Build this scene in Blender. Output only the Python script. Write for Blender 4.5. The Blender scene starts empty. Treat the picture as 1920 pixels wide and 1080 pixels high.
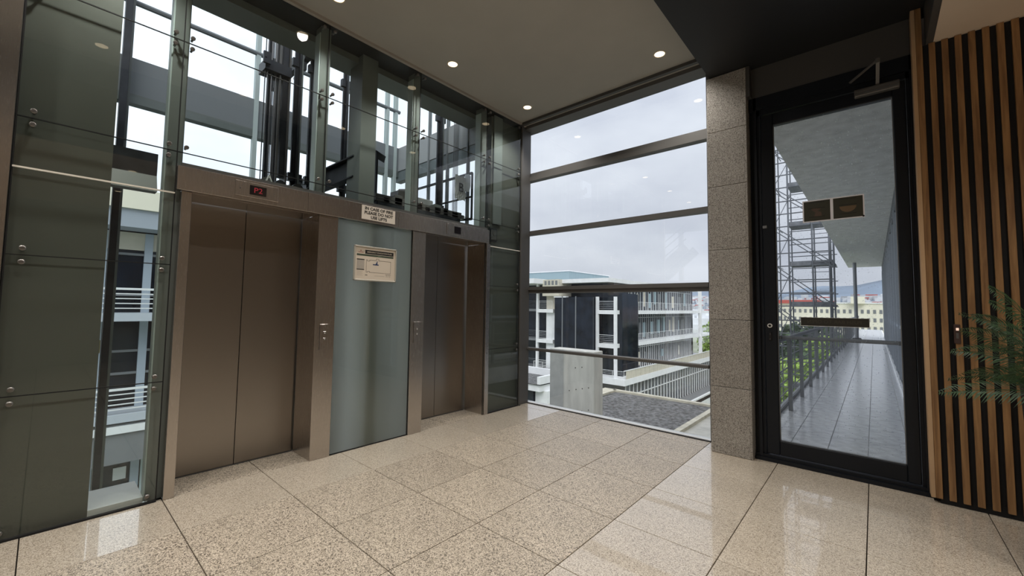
import bpy, math, random
from mathutils import Vector, Matrix
random.seed(7)
R = math.radians
sc = bpy.context.scene
COL = sc.collection

# ------------------------------------------------------------------ camera
def make_camera():
    yaw, pitch, roll = R(41.358), R(3.361), R(0.798)
    f = Vector((-math.sin(yaw)*math.cos(pitch), math.cos(yaw)*math.cos(pitch), math.sin(pitch)))
    rt = Vector((math.cos(yaw), math.sin(yaw), 0)); up = rt.cross(f)
    r2 = math.cos(roll)*rt + math.sin(roll)*up
    u2 = -math.sin(roll)*rt + math.cos(roll)*up
    cam = bpy.data.cameras.new('camera'); o = bpy.data.objects.new('camera', cam)
    COL.objects.link(o)
    m = Matrix(((r2.x, u2.x, -f.x, 0), (r2.y, u2.y, -f.y, 0), (r2.z, u2.z, -f.z, 1.35), (0, 0, 0, 1)))
    o.matrix_world = m
    cam.sensor_width = 36; cam.lens = 771.185/1920*36
    cam.shift_y = -(540-528.586)/1920
    cam.clip_start = 0.02; cam.clip_end = 5000
    sc.camera = o
make_camera()

# ------------------------------------------------------------------ world (overcast sky)
def make_world():
    w = bpy.data.worlds.new('overcast_sky'); sc.world = w; w.use_nodes = True
    n = w.node_tree.nodes; l = w.node_tree.links
    bg = n['Background']
    tc = n.new('ShaderNodeTexCoord')
    mp = n.new('ShaderNodeMapping'); mp.inputs['Scale'].default_value = (1.4, 1.4, 3.2)
    nz = n.new('ShaderNodeTexNoise'); nz.inputs['Scale'].default_value = 2.2; nz.inputs['Detail'].default_value = 5; nz.inputs['Roughness'].default_value = .5
    rp = n.new('ShaderNodeValToRGB')
    rp.color_ramp.elements[0].position = .35; rp.color_ramp.elements[0].color = (.525, .548, .635, 1)
    rp.color_ramp.elements[1].position = .68; rp.color_ramp.elements[1].color = (.71, .73, .80, 1)
    # a little darker and bluer towards the horizon
    sx = n.new('ShaderNodeSeparateXYZ'); mr = n.new('ShaderNodeMapRange')
    mr.inputs['From Min'].default_value = -.02; mr.inputs['From Max'].default_value = .55
    mr.inputs['To Min'].default_value = .72; mr.inputs['To Max'].default_value = 1.08
    mul = n.new('ShaderNodeVectorMath'); mul.operation = 'SCALE'
    l.new(tc.outputs['Generated'], mp.inputs[0]); l.new(mp.outputs[0], nz.inputs['Vector'])
    l.new(nz.outputs[0], rp.inputs[0]); l.new(tc.outputs['Generated'], sx.inputs[0])
    l.new(sx.outputs['Z'], mr.inputs['Value']); l.new(rp.outputs[0], mul.inputs[0]); l.new(mr.outputs[0], mul.inputs['Scale'])
    # the cloud is thinner and brighter over the lift-shaft side (-x)
    m3 = n.new('ShaderNodeMapRange'); m3.interpolation_type = 'SMOOTHSTEP'; m3.inputs['From Min'].default_value = -.55; m3.inputs['From Max'].default_value = -1.0
    m3.inputs['To Min'].default_value = 1.0; m3.inputs['To Max'].default_value = 1.75
    l.new(sx.outputs['X'], m3.inputs['Value']); mu2 = n.new('ShaderNodeVectorMath'); mu2.operation = 'SCALE'
    l.new(mul.outputs[0], mu2.inputs[0]); l.new(m3.outputs[0], mu2.inputs['Scale'])
    l.new(mu2.outputs[0], bg.inputs['Color']); bg.inputs['Strength'].default_value = 1.38
make_world()
# soft sun added behind the viewpoint to lift the outside facades
_s = bpy.data.lights.new('fill_sun', 'SUN'); _s.energy = 2.0; _s.angle = R(50); _s.color = (1, .97, .93)
_so = bpy.data.objects.new('fill_sun', _s); COL.objects.link(_so); _so.rotation_euler = (R(42), 0, R(38))
sc.view_settings.view_transform = 'Standard'; sc.view_settings.look = 'None'
sc.view_settings.gamma = 1; sc.view_settings.use_curve_mapping = False
sc.view_settings.exposure = 0.12
sc.cycles.max_bounces = 10; sc.cycles.diffuse_bounces = 5; sc.cycles.glossy_bounces = 5
sc.cycles.transparent_max_bounces = 40; sc.cycles.sample_clamp_indirect = 4
sc.cycles.caustics_reflective = False; sc.cycles.caustics_refractive = False
sc.cycles.use_denoising = True

LAMP = (1, .945, .87)

# ------------------------------------------------------------------ materials
MATS = {}
def mat(name, col, rough=.5, metal=0., spec=None, noise=None, bump=None, emit=None, coat=0, trans=None):
    """noise = (scale, amount[, stretch xyz]): albedo variation; bump = (scale, strength[, stretch])"""
    if name in MATS: return MATS[name]
    m = bpy.data.materials.new(name); m.use_nodes = True; MATS[name] = m
    n = m.node_tree.nodes; l = m.node_tree.links; b = n['Principled BSDF']
    b.inputs['Base Color'].default_value = (*col, 1); b.inputs['Roughness'].default_value = rough
    b.inputs['Metallic'].default_value = metal
    if spec is not None: b.inputs['Specular IOR Level'].default_value = spec
    if coat: b.inputs['Coat Weight'].default_value = coat; b.inputs['Coat Roughness'].default_value = .08
    tc = n.new('ShaderNodeTexCoord')
    def tex(scale, stretch, detail=5):
        mp = n.new('ShaderNodeMapping'); mp.inputs['Scale'].default_value = stretch
        nz = n.new('ShaderNodeTexNoise'); nz.inputs['Scale'].default_value = scale; nz.inputs['Detail'].default_value = detail
        l.new(tc.outputs['Object'], mp.inputs[0]); l.new(mp.outputs[0], nz.inputs['Vector']); return nz
    if noise:
        nz = tex(noise[0], noise[2] if len(noise) > 2 else (1, 1, 1))
        rp = n.new('ShaderNodeValToRGB'); a = noise[1]
        rp.color_ramp.elements[0].position = .3; rp.color_ramp.elements[1].position = .7
        rp.color_ramp.elements[0].color = (*[max(0, c*(1-a)) for c in col], 1)
        rp.color_ramp.elements[1].color = (*[min(1, c*(1+a)) for c in col], 1)
        l.new(nz.outputs[0], rp.inputs[0]); l.new(rp.outputs[0], b.inputs['Base Color'])
    if bump:
        nz = tex(bump[0], bump[2] if len(bump) > 2 else (1, 1, 1))
        bp = n.new('ShaderNodeBump'); bp.inputs['Strength'].default_value = bump[1]; bp.inputs['Distance'].default_value = .01
        l.new(nz.outputs[0], bp.inputs['Height']); l.new(bp.outputs[0], b.inputs['Normal'])
    if emit:
        b.inputs['Emission Color'].default_value = (*emit[0], 1); b.inputs['Emission Strength'].default_value = emit[1]
    return m

def granite(name, base, dark, light, rough, scale=150, coat=0.):
    m = bpy.data.materials.new(name); m.use_nodes = True; MATS[name] = m
    n = m.node_tree.nodes; l = m.node_tree.links; b = n['Principled BSDF']
    tc = n.new('ShaderNodeTexCoord')
    v = n.new('ShaderNodeTexVoronoi'); v.inputs['Scale'].default_value = scale; l.new(tc.outputs['Object'], v.inputs['Vector'])
    sp = n.new('ShaderNodeSeparateColor'); l.new(v.outputs['Color'], sp.inputs[0])
    rp = n.new('ShaderNodeValToRGB'); rp.color_ramp.interpolation = 'CONSTANT'
    e = rp.color_ramp.elements
    e[0].position = 0; e[0].color = (*dark, 1); e[1].position = .16; e[1].color = (*[(a+c)/2 for a, c in zip(base, dark)], 1)
    x = e.new(.34); x.color = (*base, 1); x = e.new(.68); x.color = (*light, 1)
    l.new(sp.outputs['Red'], rp.inputs[0])
    nz = n.new('ShaderNodeTexNoise'); nz.inputs['Scale'].default_value = 2.5; nz.inputs['Detail'].default_value = 3; l.new(tc.outputs['Object'], nz.inputs['Vector'])
    mr = n.new('ShaderNodeMapRange'); mr.inputs['To Min'].default_value = .86; mr.inputs['To Max'].default_value = 1.12; l.new(nz.outputs[0], mr.inputs['Value'])
    # every slab has its own tone
    oi = n.new('ShaderNodeObjectInfo'); m2 = n.new('ShaderNodeMapRange'); m2.inputs['To Min'].default_value = .93; m2.inputs['To Max'].default_value = 1.05
    l.new(oi.outputs['Random'], m2.inputs['Value'])
    mm = n.new('ShaderNodeMath'); mm.operation = 'MULTIPLY'; l.new(mr.outputs[0], mm.inputs[0]); l.new(m2.outputs[0], mm.inputs[1])
    mul = n.new('ShaderNodeVectorMath'); mul.operation = 'SCALE'; l.new(rp.outputs[0], mul.inputs[0]); l.new(mm.outputs[0], mul.inputs['Scale'])
    l.new(mul.outputs[0], b.inputs['Base Color']); b.inputs['Roughness'].default_value = rough
    b.inputs['Coat Weight'].default_value = coat; b.inputs['Coat Roughness'].default_value = .03
    return m

def glass(name, tint=(.93, .97, .95), ior=1.5, rough=0., rain_haze=0.):
    """thin architectural glass: Fresnel reflection over tinted transmission"""
    m = bpy.data.materials.new(name); m.use_nodes = True; MATS[name] = m
    n = m.node_tree.nodes; l = m.node_tree.links; n.remove(n['Principled BSDF']); out = n['Material Output']
    fr = n.new('ShaderNodeFresnel'); fr.inputs['IOR'].default_value = ior
    tr = n.new('ShaderNodeBsdfTransparent'); tr.inputs[0].default_value = (*tint, 1)
    gl = n.new('ShaderNodeBsdfGlossy'); gl.inputs['Roughness'].default_value = rough
    # reflect on the outer face only (both faces of the pane point outwards)
    ge = n.new('ShaderNodeNewGeometry'); iv = n.new('ShaderNodeMath'); iv.operation = 'SUBTRACT'; iv.inputs[0].default_value = 1.0
    l.new(ge.outputs['Backfacing'], iv.inputs[1]); mu = n.new('ShaderNodeMath'); mu.operation = 'MULTIPLY'; l.new(fr.outputs[0], mu.inputs[0]); l.new(iv.outputs[0], mu.inputs[1])
    mx = n.new('ShaderNodeMixShader'); l.new(mu.outputs[0], mx.inputs[0]); l.new(tr.outputs[0], mx.inputs[1]); l.new(gl.outputs[0], mx.inputs[2])
    last = mx
    if rain_haze:  # rain specks, plus an even pale veil that adds haze
        df = n.new('ShaderNodeBsdfTranslucent'); df.inputs[0].default_value = (.8, .84, .88, 1)
        tc = n.new('ShaderNodeTexCoord'); v = n.new('ShaderNodeTexVoronoi'); v.inputs['Scale'].default_value = 42
        l.new(tc.outputs['Object'], v.inputs['Vector'])
        rp = n.new('ShaderNodeMapRange'); rp.inputs['From Min'].default_value = .16; rp.inputs['From Max'].default_value = .05
        rp.inputs['To Min'].default_value = rain_haze*.15; rp.inputs['To Max'].default_value = rain_haze; l.new(v.outputs['Distance'], rp.inputs['Value'])
        m2 = n.new('ShaderNodeMixShader'); l.new(rp.outputs[0], m2.inputs[0]); l.new(mx.outputs[0], m2.inputs[1]); l.new(df.outputs[0], m2.inputs[2]); last = m2
    l.new(last.outputs[0], out.inputs[0]); return m

def frosted():
    m = bpy.data.materials.new('frosted_glass'); m.use_nodes = True
    n = m.node_tree.nodes; l = m.node_tree.links; n.remove(n['Principled BSDF']); out = n['Material Output']
    tl = n.new('ShaderNodeBsdfTranslucent'); tl.inputs[0].default_value = (1, .985, .91, 1)
    df = n.new('ShaderNodeBsdfDiffuse'); df.inputs[0].default_value = (.50, .53, .49, 1)
    gl = n.new('ShaderNodeBsdfGlossy'); gl.inputs['Roughness'].default_value = .22
    mx = n.new('ShaderNodeMixShader'); mx.inputs[0].default_value = .82; l.new(df.outputs[0], mx.inputs[1]); l.new(tl.outputs[0], mx.inputs[2])
    fr = n.new('ShaderNodeFresnel'); fr.inputs['IOR'].default_value = 1.4
    m2 = n.new('ShaderNodeMixShader'); l.new(fr.outputs[0], m2.inputs[0]); l.new(mx.outputs[0], m2.inputs[1]); l.new(gl.outputs[0], m2.inputs[2])
    l.new(m2.outputs[0], out.inputs[0]); return m

def brushed(name, col, rough=.3):
    m = bpy.data.materials.new(name); m.use_nodes = True; MATS[name] = m
    n = m.node_tree.nodes; l = m.node_tree.links; b = n['Principled BSDF']
    b.inputs['Base Color'].default_value = (*col, 1); b.inputs['Metallic'].default_value = 1
    tc = n.new('ShaderNodeTexCoord'); mp = n.new('ShaderNodeMapping'); mp.inputs['Scale'].default_value = (1, 1, .012)
    nz = n.new('ShaderNodeTexNoise'); nz.inputs['Scale'].default_value = 900; nz.inputs['Detail'].default_value = 3
    mr = n.new('ShaderNodeMapRange'); mr.inputs['To Min'].default_value = rough-.012; mr.inputs['To Max'].default_value = rough+.012
    l.new(tc.outputs['Object'], mp.inputs[0]); l.new(mp.outputs[0], nz.inputs['Vector']); l.new(nz.outputs[0], mr.inputs['Value']); l.new(mr.outputs[0], b.inputs['Roughness'])
    return m

def wood():
    m = bpy.data.materials.new('oak_slat'); m.use_nodes = True
    n = m.node_tree.nodes; l = m.node_tree.links; b = n['Principled BSDF']
    tc = n.new('ShaderNodeTexCoord'); mp = n.new('ShaderNodeMapping'); mp.inputs['Scale'].default_value = (14, 14, .9)
    oi = n.new('ShaderNodeObjectInfo'); ad = n.new('ShaderNodeVectorMath'); ad.operation = 'ADD'
    sc3 = n.new('ShaderNodeVectorMath'); sc3.operation = 'SCALE'; sc3.inputs[0].default_value = (7, 3, 11)
    l.new(oi.outputs['Random'], sc3.inputs['Scale']); l.new(tc.outputs['Object'], mp.inputs[0])
    l.new(mp.outputs[0], ad.inputs[0]); l.new(sc3.outputs[0], ad.inputs[1])
    nz = n.new('ShaderNodeTexNoise'); nz.inputs['Scale'].default_value = 3; nz.inputs['Detail'].default_value = 6; nz.inputs['Distortion'].default_value = .6
    l.new(ad.outputs[0], nz.inputs['Vector'])
    rp = n.new('ShaderNodeValToRGB'); rp.color_ramp.elements[0].position = .3; rp.color_ramp.elements[1].position = .72
    rp.color_ramp.elements[0].color = (.17, .085, .034, 1); rp.color_ramp.elements[1].color = (.36, .20, .082, 1)
    l.new(nz.outputs[0], rp.inputs[0]); l.new(rp.outputs[0], b.inputs['Base Color']); b.inputs['Roughness'].default_value = .5
    return m

M_POL = granite('polished_granite', (.56, .485, .385), (.27, .22, .17), (.70, .63, .53), .32, 260, coat=.9)
M_HON = granite('honed_granite', (.46, .395, .31), (.12, .10, .08), (.64, .56, .46), .42, 200)
M_PIL = granite('grey_granite', (.31, .29, .262), (.11, .10, .09), (.40, .38, .35), .38, 230)
M_GLASS = glass('clear_glass', (.94, .97, .96), 1.7)
M_WIN = glass('window_glass', (.95, .97, .97), 1.95, rain_haze=.05)
M_DOORG = glass('rain_specked_glass', (.95, .97, .97), 1.42, rain_haze=.55)  # haze turned up to brighten the view through the door
M_SHAFT = glass('shaft_glass', (.96, .98, .98), 1.3)
M_FROST = frosted()
M_STEEL = brushed('brushed_steel', (.54, .50, .465), .27)
M_STEEL2 = brushed('brushed_steel_door', (.33, .30, .272), .30)
M_WOOD = wood()
M_CEIL = mat('taupe_ceiling_paint', (.42, .41, .38), .8, noise=(3, .03))
M_CEIL2 = mat('cream_ceiling_paint', (.62, .52, .42), .8, noise=(3, .03))
M_DARK = mat('charcoal_paint', (.008, .009, .011), .55)
M_BLACK = mat('black_powder_coat', (.008, .010, .014), .42, spec=.25, noise=(60, .1))
M_MATTE = mat('matt_black', (.006, .006, .007), .8)
M_TRIM = mat('grey_aluminium', (.115, .112, .108), .45, metal=.2)
M_TRANSOM = mat('dark_grey_panel', (.060, .058, .056), .5)
M_GROUT = mat('dark_grout', (.02, .016, .012), .9)
M_POST = mat('grey_green_steel_paint', (.16, .178, .172), .45)
M_POSTL = mat('pale_steel_paint', (.48, .56, .56), .45)
M_PIER = mat('olive_back_painted_panel', (.090, .094, .082), .6, noise=(1.2, .08))
M_SHAFTD = mat('oily_dark_steel', (.035, .038, .045), .45, metal=.4, noise=(9, .3))
M_SHAFTG = mat('shaft_grey_paint', (.20, .22, .235), .6)
M_CABLE = mat('steel_rope', (.18, .18, .19), .35, metal=.7)
M_WHITE = mat('white_paint', (.78, .78, .77), .5)
M_PAPER = mat('white_sheet', (.72, .76, .80), .6, noise=(7, .12), bump=(5, .6))
M_CREAM = mat('cream_print', (.68, .60, .50), .5)
M_INK = mat('black_ink', (.015, .014, .013), .6)
M_INKG = mat('green_black_ink', (.05, .07, .045), .6)
M_INKB = mat('blue_ink', (.02, .04, .12), .6)
M_GREY = mat('pale_grey_ink', (.42, .38, .33), .6)
M_CONC = mat('cast_concrete', (.74, .72, .66), .85, noise=(5, .16, (1, 1, .25)), bump=(40, .3))
M_CONCG = mat('wet_grey_concrete', (.86, .85, .83), .6, noise=(6, .16), bump=(60, .5))
M_GRAVEL = mat('dark_gravel', (.13, .13, .13), .95, noise=(9, .85), bump=(24, 1.))
M_COPING = mat('pale_coping_stone', (.60, .56, .45), .8, noise=(4, .18))
M_WETTILE = mat('wet_grey_tile', (.76, .77, .78), .18, noise=(9, .25), bump=(7, .16, (1, 3, 1)))
M_GALV = mat('galvanised_steel', (.24, .25, .26), .5, metal=.4)
M_SCAF = mat('scaffold_tube', (.15, .16, .18), .5, metal=.4)
M_PLANK = mat('scaffold_board', (.17, .18, .20), .8, noise=(6, .4))
M_BWHITE = mat('render_white', (.84, .85, .86), .7, noise=(2, .06))
M_BGREY = mat('render_grey', (.19, .20, .21), .7, noise=(2, .06))
M_BBEIGE = mat('render_beige', (.62, .58, .48), .75, noise=(3, .08))
M_TEAL = mat('teal_sheet_metal', (.28, .38, .42), .5, noise=(1, .08, (8, 8, .1)))
M_BGLASS = mat('dark_facade_glass', (.010, .014, .022), .10, spec=.3, noise=(.9, .6))
M_BGLASS2 = mat('blue_facade_glass', (.04, .055, .075), .12, spec=.4, noise=(1.2, .7, (1, 1, .4)))
M_LEAF = mat('palm_leaf', (.030, .075, .028), .5, noise=(30, .3))
M_TREE = mat('tree_foliage', (.26, .38, .07), .8, noise=(2.5, .6))
M_TREED = mat('dark_tree_foliage', (.05, .085, .035), .8, noise=(3, .5))
M_HILL = mat('hazy_hillside', (.20, .25, .32), .95, noise=(.008, .35))  # distance haze is put into the blue-grey base colour
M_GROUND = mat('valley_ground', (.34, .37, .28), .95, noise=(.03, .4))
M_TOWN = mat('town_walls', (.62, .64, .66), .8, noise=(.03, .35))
M_ROOFR = mat('red_roof_tile', (.50, .10, .08), .8)
M_YELL = mat('cream_render', (.84, .80, .66), .8, noise=(.2, .08))

# ------------------------------------------------------------------ mesh helpers
def wloc(p):
    v = Vector((0, 0, 0))
    while p is not None: v += p.location; p = p.parent
    return v
class MB:
    def __init__(s): s.v = []; s.f = []; s.sm = []
    def box(s, x0, x1, y0, y1, z0, z1, bev=0):
        x0, x1 = min(x0, x1), max(x0, x1); y0, y1 = min(y0, y1), max(y0, y1); z0, z1 = min(z0, z1), max(z0, z1)
        if bev: return s.bbox(x0, x1, y0, y1, z0, z1, bev)
        i = len(s.v)
        s.v += [(x, y, z) for z in (z0, z1) for y in (y0, y1) for x in (x0, x1)]
        s.f += [tuple(i+k for k in q) for q in ((0, 2, 3, 1), (4, 5, 7, 6), (0, 1, 5, 4), (2, 6, 7, 3), (0, 4, 6, 2), (1, 3, 7, 5))]
        return s
    def bbox(s, x0, x1, y0, y1, z0, z1, b):
        import bmesh
        b = min(b, (x1-x0)*.45, (y1-y0)*.45, (z1-z0)*.45)
        bm = bmesh.new(); bmesh.ops.create_cube(bm, size=1)
        for v in bm.verts: v.co = Vector(((x0+x1)/2+v.co.x*(x1-x0), (y0+y1)/2+v.co.y*(y1-y0), (z0+z1)/2+v.co.z*(z1-z0)))
        bmesh.ops.bevel(bm, geom=bm.edges[:], offset=b, segments=1, affect='EDGES', profile=.5)
        i = len(s.v); bm.verts.index_update()
        s.v += [tuple(v.co) for v in bm.verts]; s.f += [tuple(i+v.index for v in f.verts) for f in bm.faces]
        bm.free(); return s
    def tube(s, a, b, r, n=8, r2=None):
        a, b = Vector(a), Vector(b); d = (b-a).normalized(); u = d.orthogonal().normalized(); w = d.cross(u)
        r2 = r if r2 is None else r2; i = len(s.v)
        for p, q in ((a, r), (b, r2)):
            for k in range(n):
                t = 2*math.pi*k/n; s.v.append(tuple(p+(u*math.cos(t)+w*math.sin(t))*q))
        for k in range(n): j = (k+1) % n; s.f.append((i+k, i+j, i+n+j, i+n+k))
        s.f.append(tuple(i+n-1-k for k in range(n))); s.f.append(tuple(i+n+k for k in range(n)))
        return s
    def bar(s, a, b, w, h):
        """rectangular bar between points; w across (horizontal), h along the other normal"""
        a, b = Vector(a), Vector(b); d = (b-a).normalized()
        u = d.cross(Vector((0, 0, 1)));
        u = Vector((1, 0, 0)) if u.length < 1e-4 else u.normalized(); v = u.cross(d)
        i = len(s.v)
        for p in (a, b):
            for su, sv in ((-1, -1), (1, -1), (1, 1), (-1, 1)): s.v.append(tuple(p+u*su*w/2+v*sv*h/2))
        for k in range(4): j = (k+1) % 4; s.f.append((i+k, i+j, i+4+j, i+4+k))
        s.f.append((i+3, i+2, i+1, i)); s.f.append((i+4, i+5, i+6, i+7)); return s
    def prism(s, pts, off):
        i = len(s.v); n = len(pts); off = Vector(off)
        s.v += [tuple(p) for p in pts] + [tuple(Vector(p)+off) for p in pts]
        s.f.append(tuple(range(i+n-1, i-1, -1))); s.f.append(tuple(range(i+n, i+2*n)))
        for k in range(n): j = (k+1) % n; s.f.append((i+k, i+j, i+n+j, i+n+k))
        return s
    def quad(s, *p):
        i = len(s.v); s.v += [tuple(q) for q in p]; s.f.append(tuple(range(i, i+len(p)))); return s
    def mesh(s, name, m, off=(0, 0, 0)):
        me = bpy.data.meshes.new(name); off = Vector(off)
        me.from_pydata([tuple(Vector(p)-off) for p in s.v], [], s.f); me.update()
        import bmesh
        bm = bmesh.new(); bm.from_mesh(me); bmesh.ops.recalc_face_normals(bm, faces=bm.faces[:]); bm.to_mesh(me); bm.free()
        me.materials.append(m); return me
    def build(s, name, m, parent=None, label=None, cat=None, group=None, kind=None, base=True):
        vs = s.v
        c = Vector(((min(p[0] for p in vs)+max(p[0] for p in vs))/2, (min(p[1] for p in vs)+max(p[1] for p in vs))/2,
                    (min(p[2] for p in vs)+(0 if parent is None and base else max(p[2] for p in vs)))/(1 if parent is None and base else 2)))
        me = s.mesh(name, m, c); o = bpy.data.objects.new(name, me); COL.objects.link(o)
        o.location = c - wloc(parent); o.parent = parent
        tag(o, label, cat, group, kind); return o
def tag(o, label=None, cat=None, group=None, kind=None):
    if label: o['label'] = label
    if cat: o['category'] = cat
    if group: o['group'] = group
    if kind: o['kind'] = kind
    return o
def B(*a, **k): return MB().box(*a, **k)
def empty(name, loc=(0, 0, 0), label=None, cat=None, group=None, kind=None, parent=None):
    o = bpy.data.objects.new(name, None); COL.objects.link(o); o.location = Vector(loc)-wloc(parent); o.parent = parent
    o.empty_display_size = .1
    return tag(o, label, cat, group, kind)
def inst(me, name, loc, parent):
    o = bpy.data.objects.new(name, me); COL.objects.link(o); o.location = Vector(loc)-wloc(parent); o.parent = parent; return o
def text_mb(s, size, m, name, loc, rot, parent, extr=.0008, align='CENTER', bold=0., sx=1., mirror=False):
    c = bpy.data.curves.new(name, 'FONT'); c.body = s; c.size = size; c.align_x = align; c.align_y = 'CENTER'
    c.extrude = extr; c.offset = bold; c.resolution_u = 3; c.space_line = 1.12
    t = bpy.data.objects.new('tmp', c); COL.objects.link(t)
    bpy.context.view_layer.update()
    me = bpy.data.meshes.new_from_object(t.evaluated_get(bpy.context.evaluated_depsgraph_get()))
    bpy.data.objects.remove(t)
    me.transform(Matrix.Diagonal((sx*(-1 if mirror else 1), 1, 1, 1))); me.transform(Matrix(rot.to_matrix().to_4x4()) if hasattr(rot, 'to_matrix') else rot)
    me.materials.clear(); me.materials.append(m); me.name = name
    o = bpy.data.objects.new(name, me); COL.objects.link(o); o.location = Vector(loc)-wloc(parent); o.parent = parent; return o
ROT_L = Matrix(((0, 0, 1, 0), (1, 0, 0, 0), (0, 1, 0, 0), (0, 0, 0, 1)))   # text on the lift wall, facing +x
ROT_W = Matrix(((1, 0, 0, 0), (0, 0, -1, 0), (0, 1, 0, 0), (0, 0, 0, 1)))  # text on window / door planes, facing -y

# ================================================================== ROOM SHELL
GX = -3.68          # lift wall glass plane
# ---- floor
floor = empty('floor', (0, 0, 0), kind='structure')
slab = MB(); slab.box(-3.70, 5.2, -5, 4.60, -.30, -.014); slab.box(-4.20, -3.70, .60, 3.75, -.30, -.014); slab.box(-8.2, -3.70, -5, -.55, -.30, -.014)
slab.build('floor_bed', M_GROUT, floor)
xs = [-3.70]+[round(-.07-.607*k, 4) for k in range(5, -1, -1)]+[round(-.07+.607*k, 4) for k in range(1, 9)]+[5.2]
ys = [-5.0]+[round(-.02+.624*k, 4) for k in range(-7, 8)]+[4.585]
tilecache = {}
def floor_tile(x0, x1, y0, y1, m):
    g = .0026; key = (round(x1-x0, 3), round(y1-y0, 3), m.name)
    if key not in tilecache:
        w, d = (x1-x0)/2-g, (y1-y0)/2-g
        tilecache[key] = MB().bbox(-w, w, -d, d, -.014, 0, .0012).mesh('floor_tile', m)
    inst(tilecache[key], 'floor_tile', ((x0+x1)/2, (y0+y1)/2, 0), floor)
for i in range(len(xs)-1):
    for j in range(len(ys)-1):
        xc = (xs[i]+xs[i+1])/2
        m = M_HON if -3.1 < xc < -1.29 else M_POL
        floor_tile(xs[i], xs[i+1], ys[j], ys[j+1], m)
for a, b in ((.612, 1.228), (1.228, 1.70), (2.60, 3.10), (3.10, 3.72)):
    floor_tile(-4.06, -3.70, a, b, M_HON)
for i in range(7):
    for j in range(8):
        if ys[j] < -.7: floor_tile(-8.1+i*.6286, -8.1+(i+1)*.6286, ys[j], min(ys[j+1], -.56), M_POL)
# ---- ceilings
o = B(-3.70, -1.17, -5, 4.62, 3.92, 4.30).build('ceiling', M_CEIL, kind='structure', base=False)
B(-8.2, -3.70, -5, -.55, 3.92, 4.30).build('ceiling_stairwell', M_CEIL, kind='structure', base=False)
o = B(-1.17, .385, -5, 4.42, 3.64, 4.30).build('ceiling_soffit', M_DARK, kind='structure', base=False)
o = B(.385, 5.2, -5, 4.36, 3.35, 4.30).build('ceiling_dropped', M_CEIL2, kind='structure', base=False)
B(.345, .384, -5, 4.30, 3.35, 3.66).build('trim_1', M_TRANSOM, kind='structure', base=False)
# shadow-gap trim along the lift wall
B(-3.67, -3.635, .0, 4.40, 3.895, 3.92).build('trim_2', mat('pale_trim', (.40, .37, .33), .5), kind='structure', base=False)
# ---- walls out of view
B(5.2, 5.4, -5.2, 4.5, -.3, 4.3).build('wall_right', mat('wall_taupe', (.42, .38, .33), .7), kind='structure')
wb = MB(); wb.box(-3.3, 5.4, -5.2, -5.0, -.3, 4.3); wb.box(-8.4, -3.3, -5.2, -5.0, -.3, .25); wb.box(-8.4, -3.3, -5.2, -5.0, 4.0, 4.3)
for x in (-7.9, -6.4, -4.9, -3.4): wb.box(x-.06, x+.06, -5.18, -5.02, .25, 4.0)
wb.box(-8.4, -3.3, -5.15, -5.05, 2.2, 2.28)
wb.build('wall_back', mat('wall_taupe', (.42, .38, .33), .7), kind='structure')
B(-8.4, -8.2, -5.2, -.5, -.3, 4.3).build('wall_stairwell', mat('wall_taupe', (.42, .38, .33), .7), kind='structure')
B(-8.4, -3.90, -.55, -.40, -.3, 4.3).build('wall_stairwell', mat('wall_taupe', (.42, .38, .33), .7), kind='structure')
# stair flight behind the viewpoint (seen only as a reflection in the window)
st = empty('staircase', (-5.9, -4.0, 0), 'steel staircase behind the viewpoint reflected in the big window', 'staircase')
MB().bar((-7.8, -3.5, .1), (-4.2, -3.5, 3.2), .06, .28).build('stringer', M_BWHITE, st)
MB().bar((-7.8, -4.4, .1), (-4.2, -4.4, 3.2), .06, .28).build('stringer', M_BWHITE, st)
for k in range(16): B(-7.75+k*.222, -7.49+k*.222, -4.4, -3.5, .22+k*.1905, .25+k*.1905).build('tread', M_BGREY, st)
for dz in (.35, .6, .85, 1.05): MB().tube((-7.8, -3.5, .1+dz), (-4.2, -3.5, 3.2+dz-.35), .018).build('handrail', M_TRIM, st)

# ---- window wall (wall_front) -------------------------------------------------
WY = 4.60
win = empty('window_1', (-2.55, WY, 0), kind='structure')
zr = [.03, .755, 1.575, 2.39, 3.21, 3.93]    # bars between panes
fr = MB(); fr.box(-3.84, -3.765, WY-.05, WY+.06, -.02, 3.95); fr.build('window_jamb', M_TRIM, win)
B(-1.285, -1.20, WY-.05, WY+.06, -.02, 3.95).build('window_jamb', M_TRIM, win)
B(-3.765, -1.285, WY-.04, WY+.05, -.06, .012).build('window_sill', mat('sill_white', (.8, .8, .8), .4), win)
B(-3.765, -1.285, WY-.065, WY-.04, -.03, .006).build('window_gasket', M_MATTE, win)
MB().box(-3.765, -1.285, WY-.05, WY+.05, 3.155, 3.215).box(-3.765, -1.285, WY-.02, WY+.09, 3.215, 3.275).build('window_mullion', M_TRIM, win)
B(-3.765, -1.285, WY-.03, WY+.05, 2.37, 2.43).build('window_mullion', M_TRIM, win)
MB().box(-3.765, -1.285, WY-.06, WY+.05, 1.580, 1.625).box(-3.765, -1.285, WY-.035, WY+.05, 1.535, 1.580).build('window_mullion', M_TRIM, win)
for z0, z1 in ((.012, 1.54), (1.62, 2.375), (2.425, 3.16), (3.26, 3.955)):
    B(-3.77, -1.28, WY-.004, WY+.004, z0, z1).build('glass_pane', M_WIN, win)
MB().box(-3.765, -1.285, WY-.075, WY-.02, .735, .775, bev=.008).build('guard_rail', M_TRIM, win)
B(-3.80, -1.17, 4.34, WY+.08, 3.93, 4.3).build('window_head', M_TRIM, win)
B(-3.80, -1.17, 4.30, 4.345, 3.885, 3.92).build('trim_3', M_TRANSOM, kind='structure', base=False)
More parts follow.
